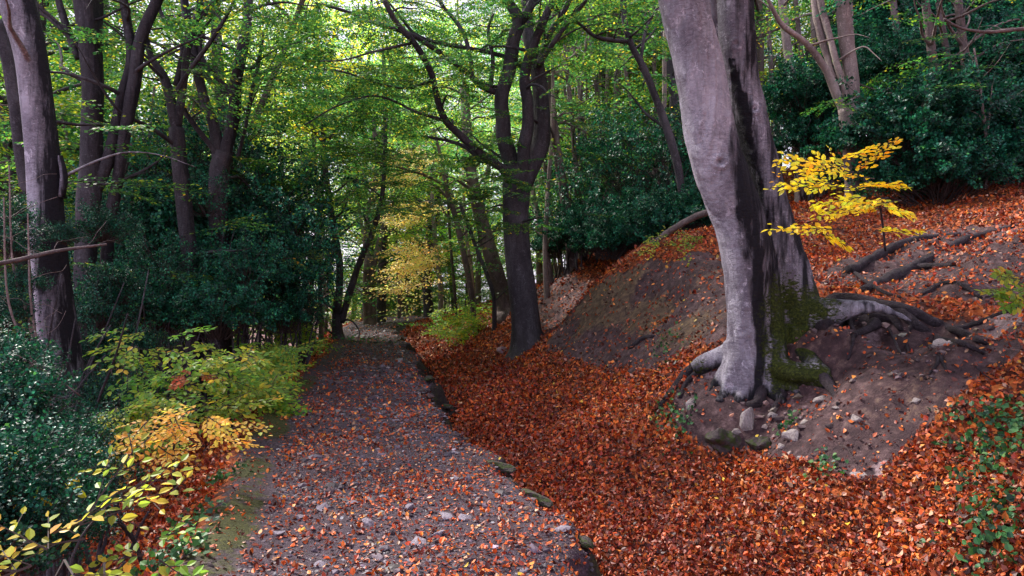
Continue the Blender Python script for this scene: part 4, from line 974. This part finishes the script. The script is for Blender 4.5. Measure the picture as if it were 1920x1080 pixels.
for i, (a, b, Y, s) in enumerate([(1120,455,18,.8),(1180,450,18,.9),(1240,430,17,.9),(1150,465,16.5,.9),(1215,450,16,.9),(1280,440,15.5,.8),(1300,400,17,.8),(1090,450,18,.8),(1330,350,18,.9),(1205,390,20,.8),(1040,470,20,.7),(1130,400,22,.8),(1180,330,19,-1.2),(1240,310,18,-1.2),(1100,380,19,-1.1),(1150,300,21,-1.3),(1300,300,18,-1.2),(1265,345,17,-1),(1060,430,19,-1)]):
    shrub("evergreen_bush", "dark evergreen bush on the bank top behind the clay scarp", a, b, Y, HOLB[i % 3] if s > 0 else HOLS[i % 2], abs(s)*(.75 if s > 0 else 1), GX, seed=i*5+1, color=(1.4,1.7,1.4))
GY = "dark evergreen thicket on the upper right slope"
k = 0; rr = random.Random(5)
for row, (py, Y) in enumerate([(335,14.2),(290,14.8),(225,15.5),(150,17),(70,18.5),(0,20)]):
    for px in range(1500+row*14, 1990, 62):
        if 1545 < px < 1640 and row < 2: continue
        if px < 1600 and row > 2: continue
        if row == 0 and px < 1640: continue
        shrub("evergreen_bush", "dark teal evergreen in the thicket covering the upper right slope", px+rr.uniform(-20,20), py+rr.uniform(-22,22)-(30 if px > 1800 else 0)*0, Y+rr.uniform(-.7,.7)+(2.0 if px < 1690 else 0),
              HOLB[k % 3], rr.uniform(.8,1.1)*.85, GY, seed=k*3+2, color=(1.25,1.6,1.35)); k += 1

# ------------------------------------------------------------------ beech sprays close to the camera
PROTL = [spray_proto(40+s, .60, .06, .72, 46, 4, .28) for s in range(4)]
def near_spray(name, label, places, seed, pal, leaf, cat="branch", grp=None, stem=None, drop=0.1, protos=None, twigs=2, color=None, tilt=.5):
    """places: (px, py, Y, heading_deg, pitch_deg, scale)"""
    pls = [(P(a, b, y), R(h), R(p), random.Random(i+seed).uniform(-.3,.3), s) for i, (a, b, y, h, p, s) in enumerate(places)]
    base = stem[0] if stem else places[0]; bp = P(base[0], base[1], base[3] if stem else base[2])
    root = empty(name, bp, label, cat, grp)
    mb = MB(); rng = np.random.default_rng(seed); put_sprays(mb, pls, rng, pal, leaf, True, protos or PROTL, twigs, .15, .12, drop, tilt=tilt, wid=.72)
    o = obj("leaves", mb.mesh("leaves", [M_LEAF, M_TWIG], False, bp), root)
    if color: o.color = (*color, 1)
    if stem:
        mb = MB(); v, q = tube(curve([[*P(a, b, y), w_/2/F*y] for a, b, w_, y in stem], .05), 7, .08, 3); mb.add(v, q)
        obj("stem", mb.mesh("stem", M_BARKD, True, bp, False), root)
    return root
# golden spray in front of the slope, right
PROTY = [spray_proto(70+q, .8, .05, .85, 38, 6, .3, .30) for q in range(4)]
near_spray("beech_sapling", "golden yellow layered beech sprays hanging in front of the right slope",
    [(1640,335,5.7,176,4,1.0),(1630,355,5.5,186,5,1.0),(1600,325,5.6,160,10,.75),(1605,325,5.7,35,26,.62),(1580,300,5.6,25,16,.45),(1690,376,5.5,187,-8,.85),(1665,370,5.3,205,-12,.7),(1600,350,5.6,5,4,.5),(1620,345,5.8,-10,0,.4),
     (1625,368,5.4,196,-4,.55),(1650,392,5.6,175,-6,.5),(1575,430,5.4,181,-1,.68),(1540,438,5.4,-8,-22,.3),(1640,433,5.6,0,0,.5),(1590,312,5.5,190,6,.55),(1560,345,5.3,172,0,.45),(1655,388,5.4,-15,-12,.3)],
    301, PAL_Y, .056, "sapling", None, [(1660,470,4,6.3),(1655,420,4,6.1),(1645,370,3,5.7),(1620,335,3,5.6)], .12, PROTY, tilt=.55, color=(1.2,1.15,1.1))
near_spray("beech_seedling", "small lime-yellow leafy sprig at the right picture edge", [(1900,545,5.2,180,-5,.35),(1915,525,5.2,170,8,.3),(1935,540,5.2,200,-8,.38),(1920,560,5.2,190,-10,.3)], 302, PAL_YG, .05, "seedling", None, [(1950,620,5,5.4),(1935,570,4,5.3),(1920,540,3,5.2)], .1)
# yellow-green beech bushes, left
def bush_places(rng, x0, x1, y0, y1, Y0, Y1, n, s=(.5,.9)):
    return [(rng.uniform(x0,x1), rng.uniform(y0,y1), rng.uniform(Y0,Y1), rng.uniform(150,390), rng.uniform(-18,10), rng.uniform(*s)) for _ in range(n)]
r1 = random.Random(11)
near_spray("beech_bush", "bright green beech bush in tiers left of the path", bush_places(r1,225,390,610,770,6.8,8.2,30), 311, PAL_YG, .072, "bush", None, [(340,850,10,7.6),(335,760,8,7.5),(300,680,6,7.4)], .3, tilt=.35, color=(.85,1.0,.9))
near_spray("beech_bush", "yellow-green beech bush closer to the path edge", bush_places(r1,345,480,640,770,7.0,8.4,28), 312, PAL_YG, .072, "bush", None, [(440,840,9,8),(430,760,7,7.8),(430,690,5,7.7)], .3, tilt=.35)
near_spray("beech_seedling", "peach and gold leafed beech spray below the green bushes", bush_places(r1,235,410,765,880,5.0,5.9,12,(.4,.7)), 313, [(.74,.52,.10,3),(.80,.60,.16,3),(.70,.38,.08,1.2),(.50,.55,.09,1.5)], .048, "seedling", None, [(330,930,7,5.6),(325,860,5,5.4),(330,800,4,5.3)], .1)
near_spray("beech_seedling", "green leaved beech spray left behind the peach one", bush_places(r1,210,300,760,830,5.6,6.2,12,(.4,.6)), 314, PAL_YG, .058, "seedling", None, [(260,900,6,6),(258,840,4,5.9),(260,790,3,5.8)], .1)
near_spray("beech_seedling", "scrap of red-brown withered leaves amid the green bushes", [(360,705,7,200,-10,.35),(380,700,7,340,-15,.3)], 315, [(.35,.10,.05,1),(.45,.18,.09,1)], .05, "twig", None, None, .1)
PROTX = [spray_proto(60+s, .5, .085, .75, 44, 2, .3) for s in range(3)]
near_spray("beech_seedling", "large-leaved yellow-green beech twig nearest the camera, bottom left",
    [(100,1000,2.9,25,18,.9),(150,985,2.9,60,25,.8),(185,950,3.0,15,5,.7),(60,1060,2.7,200,-15,.8),(120,1050,2.8,320,-15,.7),(30,1070,2.7,180,0,.7),(195,1055,2.9,300,-20,.6),(160,1010,2.9,190,-5,.7),(220,925,3.1,20,10,.55),(90,1030,2.8,160,0,.7)],
    316, [(.38,.42,.05,3),(.52,.46,.06,2),(.26,.36,.05,2),(.60,.36,.06,.4)], .055, "seedling", None, [(140,1150,7,2.8),(130,1080,6,2.85),(150,1010,5,2.9),(200,950,3,3.0)], .1, PROTX)
near_spray("beech_seedling", "few lime leaves on a twig at the foot of the leafy verge", [(290,1010,3.6,20,5,.4),(300,1050,3.5,330,-10,.45),(270,1040,3.5,200,0,.4)], 317, PAL_YG, .06, "seedling", None, None, .15, PROTX)
near_spray("beech_seedling", "yellow leaves poking out of the left holly", [(50,880,3.4,160,0,.4),(110,905,3.4,20,0,.45),(60,905,3.4,300,-10,.35)], 318, PAL_Y, .055, "seedling", None, None, .3, PROTX, color=(.8,.9,1))
# verge shrubs further on
GV = "leafy young beeches along the left verge"
for i, (x0, x1, y0, y1, Y0, Y1, lb) in enumerate([(480,560,640,720,10,12,"green and yellow verge bush where the moss strip narrows"),(520,585,610,670,13,16,"yellowish verge bush farther along, under thin trunks"),
        (450,540,700,770,8.4,9.4,"low yellow-green verge growth just past the larger bushes"),(545,590,585,630,17,20,"small green verge bush next to the dark twin tree"),(490,570,560,620,14,17,"shadowy green leaves over the verge bushes")]):
    near_spray("beech_bush", lb, bush_places(r1,x0,x1,y0,y1,Y0,Y1,40,(.5,1.0)), 320+i, PAL_G if i in (3,4) else PAL_YG, .065, "bush", GV, None, .15, None, 1, color=(.75,.85,.8))
near_spray("golden_tree", "golden-yellow young tree in the gap past the path bend", [(random.Random(i).uniform(765,850), [300,330,395,408,470,490,500,540][i % 8]+random.Random(i+9).uniform(-14,14), random.Random(i+3).uniform(20,25), random.Random(i+5).uniform(150,210), -6, random.Random(i+7).uniform(1.5,2.6)) for i in range(84)], 330, [(.86,.66,.24,3),(.84,.72,.34,3),(.80,.52,.16,1),(.62,.66,.16,1.5)], .10, "tree", None,
           [(858,610,7,25),(850,520,6,25),(842,420,5,25),(838,310,4,25)], .05, PROTB[:3] and PROTL, 1)
near_spray("leafy_bush", "pale green bush at the near foot of the far bank", bush_places(random.Random(4),830,900,570,635,21,24,40,(.9,1.6)), 331, PAL_YG, .10, "bush", None, None, .1, None, 1, color=(.8,.95,.9))
near_spray("leafy_bush", "yellow-flecked green bush above the clay scarp", bush_places(random.Random(6),1225,1320,430,480,12,13.2,18,(.5,.8)), 332, PAL_YG, .06, "bush", None, None, .35, None, 1)

# ivy on the ground
def ivy(label, pts, n, seed, spread=.12):
    rng = np.random.default_rng(seed); c = np.array([G(a, b, 2.5) for a, b in pts])
    i = rng.integers(len(c), size=n); x = c[i,0]+rng.normal(0,spread,n); y = c[i,1]+rng.normal(0,spread,n); nr = slope_n(x, y)
    pos = np.stack([x, y, H(x, y)], -1)+nr*rng.uniform(.015,.07,n)[:, None]
    V, Q, k = leaves(pos, rng.standard_normal((n,3)), unit(nr+rng.standard_normal((n,3))*.45), rng.uniform(.03,.05,n), 1.25, True)
    col = pick(rng, [(.03,.10,.035,3),(.05,.15,.045,2),(.02,.06,.03,2),(.10,.20,.06,.6)], n, .2); o = pos.mean(0)
    ob = obj("ivy_patch", mk_mesh("ivy_patch", V-o, Q, M_HOLLY, np.repeat(np.clip(col,.004,.6), k, 0)), None, o); return tag(ob, label, "ivy", "ivy patches on the ground", "stuff")
ivy("trailing green ivy down the bottom right bank, largest patch", [(1850,800),(1880,820),(1840,860),(1870,880),(1900,850),(1850,900),(1860,940),(1880,960),(1860,990),(1870,1020)], 520, 1, .09)
ivy("ivy tuft above the large trailing patch at right edge", [(1790,800),(1800,830),(1910,780),(1900,800),(1880,790)], 150, 2, .08)
ivy("small ivy tuft beside the lowest pale stone", [(1545,880),(1560,885)], 60, 3, .06)
ivy("ivy on the clay bank left of the big beech", [(1245,640),(1250,660),(1262,680)], 90, 4, .12)
ivy("ivy at the end of the left mossy root", [(1250,770),(1280,790),(1285,800)], 120, 5, .09)
ivy("ivy patch on the leafy verge left of the moss strip", [(350,990),(340,1010),(365,975),(400,910),(420,900)], 200, 6, .09)
ivy("ivy patch at the verge foot near bottom edge", [(300,1060),(330,1055),(350,1030)], 150, 7, .08)
ivy("tiny ivy sprig by the split rock", [(1480,800),(1490,795)], 40, 8, .05)

# ------------------------------------------------------------------ the wood beyond
def bg_proto(seed, hgt, c0, rad, nsp, mat, leaf=.105, pal=PAL_B, rt=.16):
    """tree standing at the origin"""
    rng = np.random.default_rng(seed); p = np.array([0., 0, -.5]); d = np.array([rng.normal(0,.05), rng.normal(0,.05), 1]); rows = []
    n = 9
    for k in range(n): rows.append([*p, rt*(1-.75*k/n)*(1.25 if k == 0 else 1)]); p = p+unit(d)*hgt/(n-1); d = d+np.array([rng.normal(0,.07), rng.normal(0,.07), 0])
    tc = curve(rows, .35); mb = MB(); v, q = tube(tc, 10, .08, seed); mb.add(v, q)
    br = []
    for _ in range(22):
        i = int(rng.uniform(c0/hgt, .97)*(len(tc)-1)); a = rng.random()*6.28; L = rad*rng.uniform(.5,1.0); q0 = tc[i,:3].copy(); dd = np.array([math.cos(a), math.sin(a), rng.uniform(.15,.9)]); rw = []
        for k in range(5): rw.append([*q0, tc[i,3]*.4*(1-k/5)+.006]); q0 = q0+unit(dd)*L/4; dd = dd+rng.standard_normal(3)*.25+np.array([0,0,-.1])
        c = curve(rw, .35); br.append(c); v, q = tube(c, 5, .05, seed); mb.add(v, q)
    tm = mb.mesh("trunk", mat, True, None, False)
    pl = along(br, nsp, rng, .2, .8, .3, (.9,1.9))
    cm = crown_mesh("crown", pl, seed, pal, leaf, False, PROTB, None, False)
    return tm, cm
BGP = [bg_proto(400, 17, 4, 3.6, 120, M_BARKM), bg_proto(401, 19, 6, 3.2, 110, M_BARKD), bg_proto(402, 15, 3, 3.8, 115, M_BARKM, pal=PAL_YG), bg_proto(403, 18, 5, 3.4, 115, M_BARKD, rt=.2), bg_proto(404, 9, .6, 2.6, 90, M_BARKM, rt=.08)]
BGP.append(bg_proto(405, 19, 10, 2.6, 60, M_BARKM, rt=.11)); BGP.append(bg_proto(406, 17, 8, 2.6, 60, M_BARKP, rt=.09))
def bg_tree(x, y, i, rot, s, label, grp, color):
    t = empty("woodland_tree", (x, y, H(x, y)), label, "tree", grp); tm, cm = BGP[i]
    t.rotation_euler = (0, 0, rot); t.scale = (s, s, s)
    obj("trunk", tm, t); c = obj("crown", cm, t); c.color = (*color, 1)
rb = random.Random(21)
TINT = [(1,1,1),(1.2,1.12,.9),(.75,.95,1.15),(1.4,1.2,.8),(.65,.9,1.2),(1.05,1.05,1.05)]
def plant(n, px0, px1, Y0, Y1, label, grp, kinds, keep=None, cl=1.7, boost=1.0, sr=(.8, 1.25)):
    done = 0; pts = []; tries = 0
    while done < n and tries < 4000:
        tries += 1
        y = math.sqrt(rb.uniform(Y0**2, Y1**2)); x = (rb.uniform(px0, px1)-960)/F*y
        mg = 3.2 if kinds == [4] else 1.4
        if xl(np.array([y]))[0]-mg < x < xr(np.array([y]))[0]+mg+1.6 and y < 46: continue
        tt = min(max(((x+3.5)*-.77+(y-22)*.64), 0), 22)
        if (x+3.5+.77*tt)**2+(y-22-.64*tt)**2 < 13: continue
        if any((x-a)**2+(y-b)**2 < cl*cl for a, b in pts): continue
        pts.append((x, y)); done += 1
        bg_tree(x, y, rb.choice(kinds), rb.uniform(0,6.28), rb.uniform(*sr), label, grp, tuple(boost*q for q in rb.choice(TINT)))
plant(23, -250, 640, 17, 32, "leafy tree in the sunlit wood down the left slope, middle distance", "trees down the left slope", [0,1,2,3], sr=(.95, 1.3), boost=1.1)
plant(30, -200, 760, 34, 70, "distant leafy tree far down the left slope", "far trees on the left", [0,1,2,3], cl=2.4, sr=(1.4, 2.0), boost=1.35)
plant(20, 620, 960, 42, 75, "distant tree beyond the end of the path", "trees beyond the path end", [0,2,4], cl=2.0, boost=1.6, sr=(1.3, 1.8))
plant(32, 960, 1500, 26, 60, "slender tree in the wood on the rising ground behind", "trees on the rising ground behind", [0,1,3,2], cl=2.2, boost=1.15, sr=(1.0, 1.4))
plant(14, 1400, 2100, 24, 50, "tree in the shaded wood at the top of the right slope", "trees at the top of the right slope", [1,3,0], cl=2.4)
plant(14, 0, 620, 14, 26, "small understorey tree with foliage to the ground, left of the path", "understorey trees on the left", [4], cl=1.6)
plant(14, 960, 1330, 21, 40, "small understorey tree on the bank behind", "understorey trees on the bank", [4], cl=1.6)
plant(18, 1000, 1350, 18, 34, "tall slim pole-like tree with bare lower trunk right of the middle beech", "pole-like trees right of the middle beech", [5,6], cl=1.2)
plant(9, 560, 900, 26, 40, "tall slim pole-like tree with bare lower trunk beyond the path bend", "pole-like trees beyond the path bend", [5,6], cl=1.2, boost=1.4)
plant(7, 1440, 1760, 18, 28, "tall slim pole-like tree above the evergreens on the right", "pole-like trees above the right evergreens", [5,6], cl=1.2)
plant(12, 930, 1230, 40, 62, "small tree closing the view behind the middle beech", "small trees far behind the middle beech", [4], cl=1.8)
plant(8, 700, 900, 44, 56, "small understorey tree closing the view beyond the path", "understorey trees beyond the path", [4], cl=1.6)

number_group(GL, "blue-green holly spray near the far-left grey trunk, {} from the left")
number_group(GH, "dark holly bush under the multi-stemmed trees, {} from the left")
number_group(GX, "dark evergreen bush behind the clay scarp, {} from the left")
number_group(GY, "teal evergreen in the upper right thicket, {} from the left")
number_group("understorey trees on the left", "small low-leaved tree left of the path, {} from the left")
number_group("understorey trees on the bank", "small low-leaved tree on the bank behind, {} from the left")
number_group("understorey trees beyond the path", "small tree closing the view beyond the path, {} from the left")
number_group("trees down the left slope", "leafy tree in the wood down the left slope, {} from the left")
number_group("far trees on the left", "distant tree far down the left slope, {} from the left")
number_group("trees beyond the path end", "distant tree beyond the end of the path, {} from the left")
number_group("trees on the rising ground behind", "slender tree on the rising ground behind, {} from the left")
number_group("trees at the top of the right slope", "shaded tree topping the right slope, {} from the left")

number_group("small trees far behind the middle beech", "small far tree closing the view behind the middle beech, {} from the left")

number_group("pole-like trees right of the middle beech", "slim bare-trunked tree right of the middle beech, {} from the left")
number_group("pole-like trees beyond the path bend", "slim bare-trunked tree beyond the path bend, {} from the left")
number_group("pole-like trees above the right evergreens", "slim bare-trunked tree above the right evergreens, {} from the left")

def fallen_twigs():
    rng = np.random.default_rng(55); mb = MB()
    for _ in range(230):
        y = rng.uniform(3, 13); x = rng.uniform(-.35, .85)*y; 
        if x < xl(np.array([y]))[0]-.8: continue
        a = rng.random()*6.28; L = rng.uniform(.08, .4); r = rng.uniform(.0018, .0045); rows = []
        for k in range(5):
            rows.append([x, y, H(x, y)+.022+.01*rng.random(), r*(1-k/6)]); x += math.cos(a)*L/4; y += math.sin(a)*L/4; a += rng.normal(0, .35)
        v, q = tube(curve(rows, .05), 4, .1, 1); mb.add(v, q)
    return mb.mesh("fallen_twigs", M_TWIG, True, None, False)
tag(obj("fallen_twigs", fallen_twigs()), "thin dead twigs scattered over leaves, path and bank", "twigs", kind="stuff")
